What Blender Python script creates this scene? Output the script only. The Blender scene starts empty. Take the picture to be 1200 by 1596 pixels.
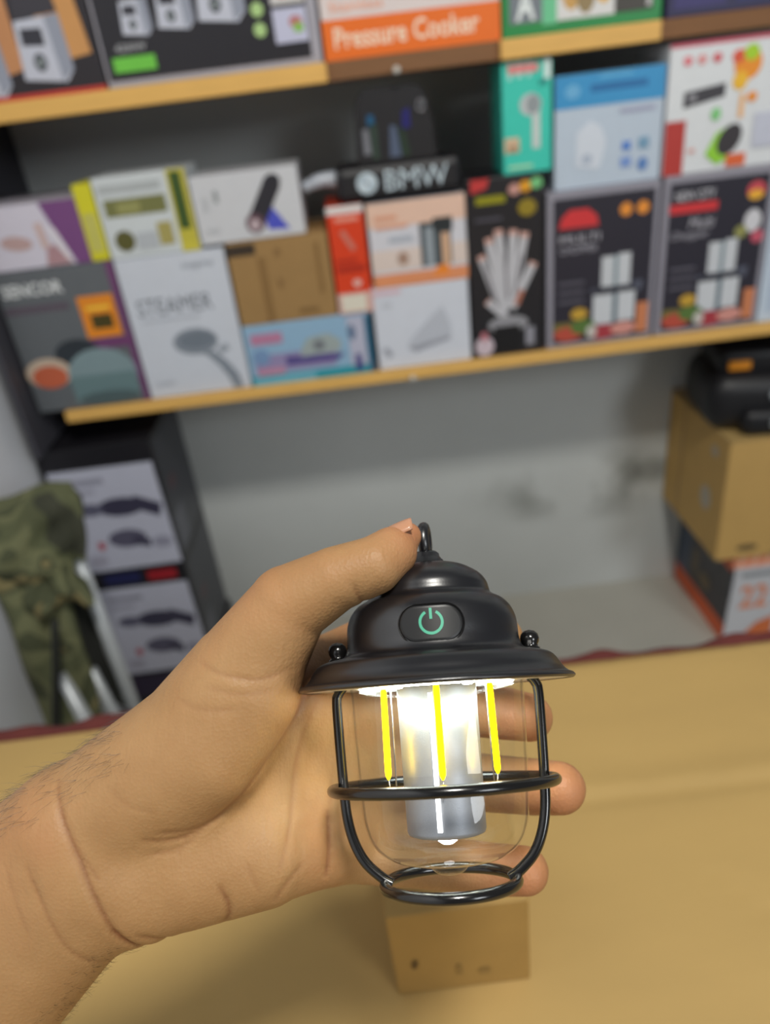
import bpy, bmesh, math, random
import numpy as np
from mathutils import Matrix, Vector
random.seed(7)
rng = np.random.default_rng(7)
scene = bpy.context.scene
COL = scene.collection
R = math.radians

# ------------------------------------------------------------------ camera
PITCH, ROLL = R(30.0), R(7.2)
cam_d = bpy.data.cameras.new('camera')
cam = bpy.data.objects.new('camera', cam_d)
COL.objects.link(cam)
fwd = Vector((0, math.cos(PITCH), -math.sin(PITCH)))
rt0 = Vector((1, 0, 0)); up0 = rt0.cross(fwd)
rt = rt0 * math.cos(ROLL) - up0 * math.sin(ROLL)
up = rt0 * math.sin(ROLL) + up0 * math.cos(ROLL)
mw = Matrix((rt, up, -fwd)).transposed().to_4x4()
mw.translation = (0, 0, 1.30)
cam.matrix_world = mw
cam_d.sensor_fit = 'VERTICAL'
cam_d.sensor_height = 7.8
cam_d.lens = 7.8 * 1150 / 1596
cam_d.clip_start = 0.02
cam_d.dof.use_dof = True
cam_d.dof.focus_distance = 0.232
cam_d.dof.aperture_fstop = 1.55
scene.camera = cam

# ------------------------------------------------------------------ world, lights, exposure
world = bpy.data.worlds.new('room_light'); scene.world = world
world.use_nodes = True
wb = world.node_tree.nodes['Background']
wb.inputs[0].default_value = (0.90, 0.95, 1.0, 1)
wb.inputs[1].default_value = 0.15
scene.view_settings.view_transform = 'Standard'
scene.view_settings.look = 'None'
scene.view_settings.exposure = -0.28
scene.view_settings.gamma = 1.0
scene.view_settings.use_curve_mapping = False
scene.cycles.use_denoising = True
scene.cycles.max_bounces = 10
scene.cycles.transparent_max_bounces = 16
scene.cycles.sample_clamp_indirect = 4.0
scene.cycles.caustics_reflective = False
scene.cycles.caustics_refractive = False

def area_light(name, loc, target, size, size_y, power, color):
    d = bpy.data.lights.new(name, 'AREA')
    d.shape = 'RECTANGLE'; d.size = size; d.size_y = size_y
    d.energy = power; d.color = color
    o = bpy.data.objects.new(name, d); COL.objects.link(o)
    o.location = loc
    o.rotation_euler = (Vector(target) - Vector(loc)).to_track_quat('-Z', 'Y').to_euler()
    return o
# ceiling panels of the shop: one behind the viewer, one overhead
area_light('ceiling_panel_light', (2.4, -2.6, 2.4), (0.0, 1.2, 0.7), 1.1, 1.1, 50, (0.93, 0.97, 1.0))
area_light('ceiling_panel_light', (0.28, -0.38, 2.7), (0.15, 0.2, 0.7), 0.26, 0.26, 38, (1.0, 0.97, 0.90))

# ------------------------------------------------------------------ materials
MATS = {}
def lin(c):
    c = c / 255.0
    return c / 12.92 if c <= 0.04045 else ((c + 0.055) / 1.055) ** 2.4
def rgb(c, k=1.0):
    return (min(lin(c[0]) * k, 1), min(lin(c[1]) * k, 1), min(lin(c[2]) * k, 1), 1)

def mat(name, c, rough=0.55, metal=0.0, var=0.06, scale=25.0, bump=0.0, bscale=300.0, coat=0.0, stretch=None, emit=0.0, spec=0.5):
    key = name
    if key in MATS: return MATS[key]
    m = bpy.data.materials.new(name); m.use_nodes = True
    nt = m.node_tree; N = nt.nodes; L = nt.links
    b = N['Principled BSDF']
    tc = N.new('ShaderNodeTexCoord')
    src = tc.outputs['Object']
    if stretch:
        mp = N.new('ShaderNodeMapping'); mp.inputs['Scale'].default_value = stretch
        L.new(src, mp.inputs[0]); src = mp.outputs[0]
    no = N.new('ShaderNodeTexNoise'); no.inputs['Scale'].default_value = scale; no.inputs['Detail'].default_value = 4
    L.new(src, no.inputs['Vector'])
    mx = N.new('ShaderNodeMix'); mx.data_type = 'RGBA'
    mx.inputs[6].default_value = rgb(c, 1 - var); mx.inputs[7].default_value = rgb(c, 1 + var)
    L.new(no.outputs[0], mx.inputs[0]); L.new(mx.outputs[2], b.inputs['Base Color'])
    b.inputs['Roughness'].default_value = rough; b.inputs['Metallic'].default_value = metal
    b.inputs['Specular IOR Level'].default_value = spec
    if coat: b.inputs['Coat Weight'].default_value = coat; b.inputs['Coat Roughness'].default_value = 0.1
    if emit:
        b.inputs['Emission Color'].default_value = rgb(c); b.inputs['Emission Strength'].default_value = emit
    if bump:
        n2 = N.new('ShaderNodeTexNoise'); n2.inputs['Scale'].default_value = bscale; n2.inputs['Detail'].default_value = 3
        L.new(src, n2.inputs['Vector'])
        bp = N.new('ShaderNodeBump'); bp.inputs['Strength'].default_value = bump; bp.inputs['Distance'].default_value = 0.002
        L.new(n2.outputs[0], bp.inputs['Height']); L.new(bp.outputs[0], b.inputs['Normal'])
    MATS[key] = m
    return m

def ink(c):            # printed colour on coated carton
    return mat('ink_%02x%02x%02x' % tuple(c), c, rough=0.38, var=0.05, scale=40)

def emission(name, c, s):
    m = bpy.data.materials.new(name); m.use_nodes = True
    nt = m.node_tree; nt.nodes.clear()
    e = nt.nodes.new('ShaderNodeEmission'); o = nt.nodes.new('ShaderNodeOutputMaterial')
    e.inputs[0].default_value = c; e.inputs[1].default_value = s
    nt.links.new(e.outputs[0], o.inputs[0])
    return m

def clear_plastic():
    m = bpy.data.materials.new('clear_plastic'); m.use_nodes = True
    nt = m.node_tree; nt.nodes.clear(); N = nt.nodes; L = nt.links
    t = N.new('ShaderNodeBsdfTransparent'); t.inputs[0].default_value = (0.975, 0.98, 0.985, 1)
    g = N.new('ShaderNodeBsdfGlossy'); g.inputs[0].default_value = (1, 1, 1, 1); g.inputs['Roughness'].default_value = 0.04
    ge = N.new('ShaderNodeNewGeometry'); dt = N.new('ShaderNodeVectorMath'); dt.operation = 'DOT_PRODUCT'
    L.new(ge.outputs['Incoming'], dt.inputs[0]); L.new(ge.outputs['Normal'], dt.inputs[1])
    ab = N.new('ShaderNodeMath'); ab.operation = 'ABSOLUTE'; L.new(dt.outputs['Value'], ab.inputs[0])
    iv = N.new('ShaderNodeMath'); iv.operation = 'SUBTRACT'; iv.inputs[0].default_value = 1.0; L.new(ab.outputs[0], iv.inputs[1])
    pw = N.new('ShaderNodeMath'); pw.operation = 'POWER'; pw.inputs[1].default_value = 4.0; L.new(iv.outputs[0], pw.inputs[0])
    mul = N.new('ShaderNodeMath'); mul.operation = 'MULTIPLY_ADD'; mul.inputs[1].default_value = 0.75; mul.inputs[2].default_value = 0.032
    L.new(pw.outputs[0], mul.inputs[0])
    mx = N.new('ShaderNodeMixShader'); o = N.new('ShaderNodeOutputMaterial')
    L.new(mul.outputs[0], mx.inputs[0])
    L.new(t.outputs[0], mx.inputs[1]); L.new(g.outputs[0], mx.inputs[2]); L.new(mx.outputs[0], o.inputs[0])
    return m

# ------------------------------------------------------------------ helpers
def mesh_obj(name, verts, faces, mats, parent=None, smooth=False, fm=None):
    me = bpy.data.meshes.new(name)
    me.from_pydata([tuple(v) for v in verts], [], [tuple(f) for f in faces])
    for m in (mats if isinstance(mats, (list, tuple)) else [mats]): me.materials.append(m)
    if fm: me.polygons.foreach_set('material_index', fm)
    if smooth: me.polygons.foreach_set('use_smooth', [True] * len(me.polygons))
    me.update()
    o = bpy.data.objects.new(name, me); COL.objects.link(o)
    if parent: o.parent = parent
    return o

def bm_obj(name, bm, m, parent=None, smooth=False):
    me = bpy.data.meshes.new(name); bm.normal_update(); bm.to_mesh(me); bm.free()
    for x in (m if isinstance(m, (list, tuple)) else [m]): me.materials.append(x)
    if smooth: me.polygons.foreach_set('use_smooth', [True] * len(me.polygons))
    o = bpy.data.objects.new(name, me); COL.objects.link(o)
    if parent: o.parent = parent
    return o

def tag(o, label=None, cat=None, group=None, kind=None):
    if label: o['label'] = label
    if cat: o['category'] = cat
    if group: o['group'] = group
    if kind: o['kind'] = kind
    return o

def empty(name, loc, rz=0.0):
    o = bpy.data.objects.new(name, None); COL.objects.link(o)
    o.location = loc; o.rotation_euler = (0, 0, rz); o.empty_display_size = 0.02
    return o

def box_bm(x0, x1, y0, y1, z0, z1, bev=0.002, seg=2):
    bm = bmesh.new()
    bmesh.ops.create_cube(bm, size=1)
    for v in bm.verts:
        v.co = ((x0 + x1) / 2 + v.co.x * (x1 - x0), (y0 + y1) / 2 + v.co.y * (y1 - y0), (z0 + z1) / 2 + v.co.z * (z1 - z0))
    if bev:
        bmesh.ops.bevel(bm, geom=bm.edges[:], offset=bev, segments=seg, affect='EDGES', profile=0.5)
    return bm

def box(name, dims, m, parent=None, bev=0.002, smooth=False):
    return bm_obj(name, box_bm(*dims, bev=bev), m, parent, smooth)

def lathe(prof, n=72, closed=False):
    V, Fc = [], []
    k = len(prof)
    for i in range(n):
        a = 2 * math.pi * i / n
        for r, z in prof: V.append((r * math.cos(a), r * math.sin(a), z))
    last = k if closed else k - 1
    for i in range(n):
        j = (i + 1) % n
        for p in range(last):
            q = (p + 1) % k
            Fc.append((i * k + p, j * k + p, j * k + q, i * k + q))
    return V, Fc

def tube(path, rad, n=12, closed=False, caps=True):
    P = [Vector(p) for p in path]; V, Fc = [], []
    m = len(P)
    rads = rad if isinstance(rad, (list, tuple)) else [rad] * m
    prev = None
    for i, p in enumerate(P):
        if closed: t = P[(i + 1) % m] - P[i - 1]
        else: t = P[min(i + 1, m - 1)] - P[max(i - 1, 0)]
        t.normalize()
        if prev is None:
            a = Vector((0, 0, 1)) if abs(t.z) < 0.9 else Vector((1, 0, 0))
            s = t.cross(a).normalized()
        else:
            s = (prev - t * prev.dot(t)).normalized()
        prev = s; b = t.cross(s)
        for k in range(n):
            an = 2 * math.pi * k / n
            V.append(p + (s * math.cos(an) + b * math.sin(an)) * rads[i])
    for i in range(m if closed else m - 1):
        j = (i + 1) % m
        for k in range(n):
            l = (k + 1) % n
            Fc.append((i * n + k, i * n + l, j * n + l, j * n + k))
    if caps and not closed:
        Fc.append(tuple(range(n - 1, -1, -1))); Fc.append(tuple((m - 1) * n + k for k in range(n)))
    return V, Fc

def smooth_path(pts, n=8):
    P = [Vector(p) for p in pts]; out = []
    for i in range(len(P) - 1):
        p0 = P[max(i - 1, 0)]; p1 = P[i]; p2 = P[i + 1]; p3 = P[min(i + 2, len(P) - 1)]
        for k in range(n):
            t = k / n
            out.append(0.5 * ((2 * p1) + (p2 - p0) * t + (2 * p0 - 5 * p1 + 4 * p2 - p3) * t * t + (3 * p1 - p0 - 3 * p2 + p3) * t ** 3))
    out.append(P[-1]); return out

# ------------------------------------------------------------------ the setting
def plaster():
    m = bpy.data.materials.new('painted_plaster'); m.use_nodes = True
    nt = m.node_tree; N = nt.nodes; L = nt.links; b = N['Principled BSDF']
    tc = N.new('ShaderNodeTexCoord')
    n1 = N.new('ShaderNodeTexNoise'); n1.inputs['Scale'].default_value = 2.2; n1.inputs['Detail'].default_value = 6
    L.new(tc.outputs['Object'], n1.inputs['Vector'])
    base = N.new('ShaderNodeMix'); base.data_type = 'RGBA'
    base.inputs[6].default_value = rgb((186, 190, 188)); base.inputs[7].default_value = rgb((214, 218, 217))
    L.new(n1.outputs[0], base.inputs[0])
    # damp stain: a smudge with a shape of its own, low on the wall
    mp = N.new('ShaderNodeMapping'); mp.inputs['Location'].default_value = (-0.575 / 0.34, 0, -0.325 / 0.10)
    mp.inputs['Scale'].default_value = (1 / 0.34, 0.0, 1 / 0.10)
    L.new(tc.outputs['Object'], mp.inputs[0])
    ln = N.new('ShaderNodeVectorMath'); ln.operation = 'LENGTH'; L.new(mp.outputs[0], ln.inputs[0])
    n2 = N.new('ShaderNodeTexNoise'); n2.inputs['Scale'].default_value = 7; n2.inputs['Detail'].default_value = 5
    L.new(tc.outputs['Object'], n2.inputs['Vector'])
    mr = N.new('ShaderNodeMapRange'); mr.inputs[1].default_value = 1.15; mr.inputs[2].default_value = 0.2
    L.new(ln.outputs['Value'], mr.inputs[0])
    mr2 = N.new('ShaderNodeMapRange'); mr2.inputs[1].default_value = 0.42; mr2.inputs[2].default_value = 0.66
    L.new(n2.outputs[0], mr2.inputs[0])
    mu = N.new('ShaderNodeMath'); mu.operation = 'MULTIPLY'
    L.new(mr.outputs[0], mu.inputs[0]); L.new(mr2.outputs[0], mu.inputs[1])
    st = N.new('ShaderNodeMix'); st.data_type = 'RGBA'; st.inputs[7].default_value = rgb((96, 98, 90))
    L.new(mu.outputs[0], st.inputs[0]); L.new(base.outputs[2], st.inputs[6])
    L.new(st.outputs[2], b.inputs['Base Color']); b.inputs['Roughness'].default_value = 0.75
    bp = N.new('ShaderNodeBump'); bp.inputs['Strength'].default_value = 0.25; bp.inputs['Distance'].default_value = 0.003
    L.new(n2.outputs[0], bp.inputs['Height']); L.new(bp.outputs[0], b.inputs['Normal'])
    return m
WY = 1.69
m_wall = plaster()
m_wwhite = mat('white_wall_paint', (232, 235, 242), rough=0.7, var=0.03, scale=3, bump=0.1)
m_floor = mat('worn_concrete_floor', (186, 184, 174), rough=0.6, var=0.10, scale=5, bump=0.15, bscale=60)
tag(box('wall_back', (-0.79, 2.2, WY, WY + 0.1, 0, 2.9), m_wall, bev=0), kind='structure')
tag(box('wall_left', (-0.79, -0.69, -2.4, WY, 0, 2.9), m_wwhite, bev=0), kind='structure')
tag(box('floor', (-0.79, 2.2, -2.4, WY, -0.1, 0), m_floor, bev=0), kind='structure')

# ------------------------------------------------------------------ shelves
m_pine = mat('pine_edge_wood', (228, 180, 98), rough=0.5, var=0.16, scale=14, stretch=(1, 12, 12), bump=0.1, bscale=40)
m_board = mat('brown_shelf_board', (128, 88, 52), rough=0.6, var=0.15, scale=12, stretch=(1, 10, 10))
m_dark = mat('dark_grey_panel', (66, 66, 74), rough=0.6, var=0.08, scale=8)
m_screw = mat('white_hook', (205, 203, 195), rough=0.4)
ZS, ZT, YS = 0.825, 1.338, 1.36
def shelf(name, x0, x1, ztop, th, strips, label, hook):
    e = empty(name, ((x0 + x1) / 2, YS, ztop - th))
    cx, cz = (x0 + x1) / 2, ztop - th
    box('board', (x0 - cx, x1 - cx, 0.006, WY - YS, 0, th), m_board, e, bev=0.001)
    for a, b in strips:
        box('edge_strip', (a - cx, b - cx, -0.006, 0.006, -0.001, th), m_pine, e, bev=0.002)
    V, Fc = lathe([(0, 0), (0.004, 0), (0.004, 0.006), (0.006, 0.008), (0.005, 0.012), (0, 0.013)], 16)
    h = mesh_obj('hook', [(v[0] + hook - cx, -v[2] - 0.006, v[1] + 0.004) for v in V], Fc, m_screw, e, True)
    return tag(e, label, 'shelf')
shelf('wall_shelf', -0.585, 1.25, ZS, 0.021, [(-0.585, 1.25)], 'lower wooden wall shelf with pine front edge packed with boxed goods', 0.085)
shelf('wall_shelf', -0.689, 1.25, ZT, 0.027, [(-0.689, -0.004), (0.272, 0.527)], 'upper wooden wall shelf holding the blender and pressure cooker boxes', 0.105)
tag(box('shelf_side_panel', (-0.652, -0.642, 1.315, WY - 0.001, 0.752, ZT - 0.028), m_dark, bev=0.001), 'dark grey upright panel closing the end of the shelves', 'panel')

# ------------------------------------------------------------------ cartons with printed fronts
m_kraft = mat('kraft_cardboard', (158, 124, 76), rough=0.75, var=0.10, scale=18, bump=0.12, bscale=120)
SPLIT = {'small_print', 'badge', 'purple_edge', 'header_print', 'printed_mark', 'photo_inset', 'vegetable_picture', 'fruit_picture', 'red_corner', 'white_label', 'faint_print', 'smudge_print', 'printed_panel', 'peach_panel', 'green_label', 'background_picture', 'logo_panel', 'red_lettering', 'end_panel', 'olive_band', 'dark_panel', 'teal_band'}
class Carton:
    """root Empty at the base centre of the front; children: body and printed pieces. u,v run 0..1 over the front face"""
    def __init__(s, name, label, x0, x1, z0, z1, depth, c, yf=1.366, rz=0.0, cat='box', group=None, m=None, bev=0.0015):
        s.w, s.h, s.d = x1 - x0, z1 - z0, depth
        s.e = empty(name, ((x0 + x1) / 2, yf, z0), rz); tag(s.e, label, cat, group)
        s.body = box('carton', (-s.w / 2, s.w / 2, 0, depth, 0, s.h), m or ink(c), s.e, bev=bev)
        s.n = 0
    def P(s, u, v, dy=0): return (-s.w / 2 + u * s.w, -0.0005 - dy, v * s.h)
    def pic(s, name, shapes, parent=None):
        """one printed picture: list of (colour, [(u,v)...]) polygons, painted in order"""
        if name in SPLIT and len(shapes) > 1:
            return [s.pic(name, [q]) for q in shapes][0]
        V, Fc, fm, ms = [], [], [], []
        for c, pts in shapes:
            s.n += 1
            k = len(V); m = c if isinstance(c, bpy.types.Material) else ink(c)
            if m not in ms: ms.append(m)
            V += [s.P(u, v, 0.00012 * s.n) for u, v in pts]
            Fc.append(tuple(range(k, k + len(pts)))); fm.append(ms.index(m))
        return mesh_obj(name, V, Fc, ms, parent or s.e, fm=fm)
    def side(s, name, shapes, sgn=1, lv=0):
        """print on the side face: u runs front to back"""
        if len(shapes) > 1:
            return [s.side(name, [q], sgn, i) for i, q in enumerate(shapes)][0]
        V, Fc, fm, ms = [], [], [], []
        for i, (c, pts) in enumerate(shapes, lv):
            k = len(V); m = ink(c)
            if m not in ms: ms.append(m)
            V += [(sgn * (s.w / 2 + 0.0005 + 0.00012 * i), u * s.d, v * s.h) for u, v in pts]
            Fc.append(tuple(range(k, k + len(pts)))); fm.append(ms.index(m))
        return mesh_obj(name, V, Fc, ms, s.e, fm=fm)
    def text(s, txt, u, v, hgt, c, wid=None, shear=0.0, bold=0.0, name='lettering'):
        s.n += 1
        cu = bpy.data.curves.new('t', 'FONT'); cu.body = txt; cu.size = 1.0; cu.shear = shear; cu.offset = bold
        cu.resolution_u = 2
        o = bpy.data.objects.new('t', cu); COL.objects.link(o)
        dg = bpy.context.evaluated_depsgraph_get()
        me = bpy.data.meshes.new_from_object(o.evaluated_get(dg))
        bpy.data.objects.remove(o); bpy.data.curves.remove(cu)
        co = np.array([x.co[:] for x in me.vertices])
        mn, mx = co.min(0), co.max(0)
        sz = hgt * s.h / (mx[1] - mn[1])
        sx = (wid * s.w / (mx[0] - mn[0])) if wid else sz
        x0, y, z0 = s.P(u, v, 0.00012 * s.n)
        for vert in me.vertices:
            a, b_ = vert.co.x, vert.co.y
            vert.co = (x0 + (a - mn[0]) * sx, y, z0 + (b_ - mn[1]) * sz)
        me.materials.clear(); me.materials.append(ink(c))
        me.name = name
        ob = bpy.data.objects.new(name, me); COL.objects.link(ob); ob.parent = s.e
        return ob
def rect(u0, v0, u1, v1): return [(u0, v0), (u1, v0), (u1, v1), (u0, v1)]
def ell(cx, cy, rx, ry, n=20, ang=0.0, a0=0, a1=360):
    out = []
    for i in range(n):
        t = R(a0 + (a1 - a0) * i / (n if a1 - a0 == 360 else n - 1)); x, y = rx * math.cos(t), ry * math.sin(t)
        out.append((cx + x * math.cos(ang) - y * math.sin(ang), cy + x * math.sin(ang) + y * math.cos(ang)))
    return out
def bar(x0, y0, x1, y1, w, asp=1.0):
    dx, dy = x1 - x0, (y1 - y0) * asp; l = math.hypot(dx, dy); nx, ny = -dy / l * w / 2, dx / l * w / 2 / asp
    return [(x0 + nx, y0 + ny), (x0 - nx, y0 - ny), (x1 - nx, y1 - ny), (x1 + nx, y1 + ny)]
def lines(u0, u1, vs, t): return [rect(u0, v, u1, v + t) for v in vs]
SH = 'boxed goods on the lower shelf'
WHT = (222, 226, 234)

# --- lower shelf, left group
c = Carton('appliance_box', 'grey appliance box with orange badge and purple edge, end of lower shelf', -0.634, -0.4205, ZS, 1.085, 0.22, (98, 103, 108), group=SH)
c.pic('purple_edge', [((112, 62, 110), [(0.955, 0), (1, 0), (1, 1), (0.94, 1)]), ((112, 62, 110), rect(0.62, 0.42, 0.97, 0.49)), ((92, 82, 94), rect(0.02, 0.72, 0.55, 0.77))])
c.pic('product_picture', [((42, 50, 58), ell(0.5, 0.40, 0.20, 0.11, 20)), ((200, 180, 160), ell(0.2, 0.29, 0.2, 0.11)), ((196, 98, 66), ell(0.2, 0.26, 0.155, 0.085)), ((128, 150, 156), ell(0.66, 0.24, 0.30, 0.19)), ((104, 130, 134), rect(0.36, 0.04, 0.94, 0.24)), ((80, 98, 102), ell(0.66, 0.06, 0.27, 0.05))])
c.pic('orange_badge', [((232, 140, 34), rect(0.63, 0.5, 0.93, 0.79)), ((70, 62, 20), rect(0.70, 0.56, 0.88, 0.66)), ((248, 196, 60), rect(0.68, 0.69, 0.88, 0.72))])
c.text('SENCOR', 0.05, 0.835, 0.085, (232, 236, 238), 0.50, bold=0.02)
c = Carton('beauty_care_box', 'white and purple carton with skin-toned picture, lying on the grey appliance box', -0.640, -0.4535, 1.086, 1.190, 0.2, (212, 208, 222), yf=1.372, group=SH)
c.pic('purple_panel', [((120, 72, 128), [(0.66, 1), (1, 1), (1, 0), (0.86, 0), (0.74, 0.55)])])
c.pic('product_picture', [((190, 160, 158), ell(0.36, 0.42, 0.15, 0.11, ang=-0.4)), ((204, 178, 174), bar(0.6, 0.7, 0.62, 0.3, 0.07)), ((178, 140, 146), [(0.58, 0.02), (0.82, 0.02), (0.7, 0.35), (0.62, 0.3)]), ((228, 224, 232), [(0.68, 0.65), (0.74, 0.6), (0.84, 0.1), (0.78, 0.1)])])
c = Carton('slim_box', 'slim bright yellow carton wedged upright above the grey appliance box', -0.4525, -0.421, 1.086, 1.210, 0.10, (214, 208, 36), yf=1.368, group=SH)
c.pic('printed_panel', [((196, 192, 96), rect(0.15, 0.12, 0.85, 0.62))])
c = Carton('steamer_box', 'white garment steamer box with grey steamer picture', -0.4175, -0.224, ZS, 1.083, 0.16, (205, 211, 222), group=SH)
c.text('STEAMER', 0.10, 0.605, 0.115, (92, 100, 112), 0.70, bold=-0.004)
c.text('inspire', 0.60, 0.885, 0.05, (112, 122, 134), 0.28, shear=0.2)
c.text('1500W', 0.08, 0.09, 0.03, (150, 156, 166), 0.2)
c.pic('product_picture', [((134, 143, 155), ell(0.56, 0.39, 0.215, 0.095)), ((116, 126, 138), ell(0.58, 0.40, 0.17, 0.06)), ((134, 143, 155), [(0.52, 0.33), (0.72, 0.30), (0.82, 0.22), (0.90, 0.12), (0.93, 0.015), (0.83, 0.015), (0.80, 0.10), (0.73, 0.20), (0.64, 0.28)]), ((156, 164, 175), bar(0.76, 0.30, 0.86, 0.33, 0.05)), ((168, 174, 184), rect(0.12, 0.565, 0.66, 0.573))])
c = Carton('headlamp_box', 'pale grey carton with olive band and green side stripe, standing on the steamer box', -0.4185, -0.2615, 1.084, 1.2155, 0.12, (206, 213, 216), yf=1.368, group=SH)
c.pic('olive_band', [((118, 120, 70), rect(0.07, 0.52, 0.74, 0.73)), ((150, 150, 92), rect(0.2, 0.55, 0.45, 0.68)), ((176, 182, 184), rect(0.05, 0.8, 0.72, 0.9))])
c.pic('green_stripe', [((196, 186, 66), rect(0.80, 0, 1, 1)), ((58, 84, 34), rect(0.83, 0.28, 0.95, 0.97)), ((206, 196, 70), rect(0.80, 0, 1, 0.1))])
c.pic('product_picture', [((90, 88, 40), ell(0.2, 0.22, 0.11, 0.13)), ((168, 158, 92), rect(0.58, 0.12, 0.74, 0.4)), ((182, 188, 194), rect(0.33, 0.1, 0.56, 0.3))])
c = Carton('flashlight_box', 'white carton with black torch picture, lying across the kraft box', -0.2585, -0.0755, 1.089, 1.1985, 0.12, (206, 208, 213), yf=1.368, group=SH)
c.pic('product_picture', [((78, 86, 196), [(0.62, 0.42), (0.72, 0.45), (0.86, 0.1), (0.66, 0.12)]), ((44, 44, 52), bar(0.76, 0.80, 0.56, 0.28, 0.16, 0.6)), ((44, 44, 52), ell(0.76, 0.81, 0.075, 0.11)), ((96, 70, 80), ell(0.54, 0.24, 0.09, 0.15)), ((188, 170, 176), ell(0.535, 0.22, 0.05, 0.09))])
c.pic('small_print', [((150, 156, 158), rect(0.20, 0.60, 0.24, 0.78)), ((190, 193, 198), rect(0.08, 0.5, 0.14, 0.7)), ((190, 193, 198), rect(0.08, 0.18, 0.2, 0.24))])
c = Carton('blue_iron_box', 'low light-blue printed carton with teal foot band, under the kraft box', -0.2205, 0.0155, ZS, 0.9405, 0.2, (146, 182, 210), group=SH)
c.pic('teal_band', [((42, 150, 168), rect(0, 0, 1, 0.15)), ((110, 178, 200), rect(0.02, 0.0, 0.52, 0.12))])
c.pic('product_picture', [((150, 140, 180), rect(0.05, 0.2, 0.7, 0.5)), ((88, 78, 140), [(0.3, 0.28), (0.72, 0.28), (0.78, 0.38), (0.3, 0.44)]), ((160, 172, 172), [(0.42, 0.40), (0.74, 0.42), (0.76, 0.6), (0.66, 0.74), (0.5, 0.7), (0.44, 0.55)]), ((118, 124, 130), ell(0.58, 0.56, 0.05, 0.09)), ((188, 128, 160), rect(0.05, 0.68, 0.3, 0.85)), ((190, 140, 168), rect(0.06, 0.16, 0.28, 0.28)), ((120, 150, 190), ell(0.11, 0.47, 0.07, 0.14))])
c.pic('end_panel', [((184, 186, 206), rect(0.82, 0.15, 0.955, 0.95)), ((62, 60, 130), [(0.85, 0.06), (0.91, 0.06), (0.9, 0.34), (0.86, 0.34)]), ((100, 120, 150), ell(0.85, 0.7, 0.03, 0.13)), ((58, 110, 140), rect(0.955, 0, 1, 0.95))])
c = Carton('kraft_box', 'plain brown kraft carton with black label, between steamer and red boxes', -0.219, -0.0405, 0.941, 1.088, 0.16, (150, 115, 70), group=SH, m=m_kraft)
c.pic('black_label', [((58, 48, 40), rect(0.0, 0.84, 0.28, 0.97))])
c.pic('faint_print', [((138, 106, 64), rect(0.28, 0.02, 0.36, 0.8)), ((136, 104, 62), rect(0.86, 0.30, 0.90, 0.9)), ((132, 102, 62), rect(0.62, 0.08, 0.82, 0.14)), ((138, 106, 66), rect(0.45, 0.42, 0.5, 0.52)), ((138, 106, 66), rect(0.46, 0.8, 0.52, 0.88))])
c = Carton('red_slim_box', 'tall narrow red-orange carton with white cap, standing on the blue box', -0.0365, 0.0265, 0.941, 1.126, 0.14, (222, 66, 32), yf=1.364, group=SH)
c.pic('white_label', [((226, 220, 218), rect(0, 0.93, 1, 1)), ((236, 150, 130), rect(0.2, 0.86, 0.85, 0.905)), ((214, 170, 160), rect(0, 0, 1, 0.2)), ((226, 220, 204), rect(0.1, 0.02, 0.82, 0.18))])
c.pic('product_picture', [((206, 120, 104), bar(0.35, 0.78, 0.65, 0.6, 0.16, 3)), ((178, 44, 28), rect(0.1, 0.40, 0.9, 0.46)), ((178, 44, 28), rect(0.1, 0.49, 0.7, 0.52)), ((232, 190, 180), ell(0.62, 0.29, 0.12, 0.035))])
# --- lower shelf, centre
c = Carton('white_appliance_box', 'plain white carton with faint grey sketch, below the coffee-pot box', 0.025, 0.2025, ZS, 0.978, 0.2, (212, 217, 228), group=SH)
c.pic('product_picture', [((190, 195, 206), [(0.5, 0.5), (0.72, 0.72), (0.8, 0.45), (0.8, 0.32), (0.45, 0.27), (0.32, 0.22), (0.34, 0.32)]), ((158, 162, 174), [(0.33, 0.24), (0.78, 0.34), (0.78, 0.29), (0.4, 0.18)]), ((158, 162, 174), bar(0.08, 0.27, 0.14, 0.16, 0.06)), ((220, 190, 202), rect(0.0, 0.92, 0.3, 0.98)), ((198, 202, 212), rect(0.1, 0.77, 0.2, 0.83))])
c = Carton('coffee_pot_box', 'white and peach carton with steel pot picture and orange foot band', 0.0325, 0.2045, 0.979, 1.122, 0.18, (214, 214, 222), group=SH)
c.pic('peach_panel', [((232, 196, 176), rect(0, 0.72, 1, 1)), ((222, 206, 198), rect(0, 0.2, 1, 0.45)), ((226, 148, 104), rect(0, 0, 1, 0.16)), ((240, 140, 50), [(0.62, 0.08), (0.8, 0.08), (0.8, 0.2), (0.7, 0.22)])])
c.pic('product_picture', [((70, 80, 86), rect(0.52, 0.2, 0.84, 0.72)), ((44, 50, 54), rect(0.66, 0.6, 0.86, 0.76)), ((150, 160, 168), rect(0.57, 0.2, 0.66, 0.66)), ((216, 176, 144), rect(0.74, 0.2, 0.82, 0.58)), ((170, 140, 124), ell(0.33, 0.33, 0.06, 0.08))])
c.pic('small_print', [((224, 160, 130), rect(0.07, 0.70, 0.4, 0.74)), ((224, 160, 130), rect(0.07, 0.80, 0.3, 0.85)), ((176, 184, 196), rect(0.2, 0.54, 0.45, 0.6))])
c = Carton('knife_set_box', 'tall black knife set box with fanned white knives picture', 0.2065, 0.3425, ZS, 1.140, 0.14, (34, 33, 38), group=SH)
kn = []
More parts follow.
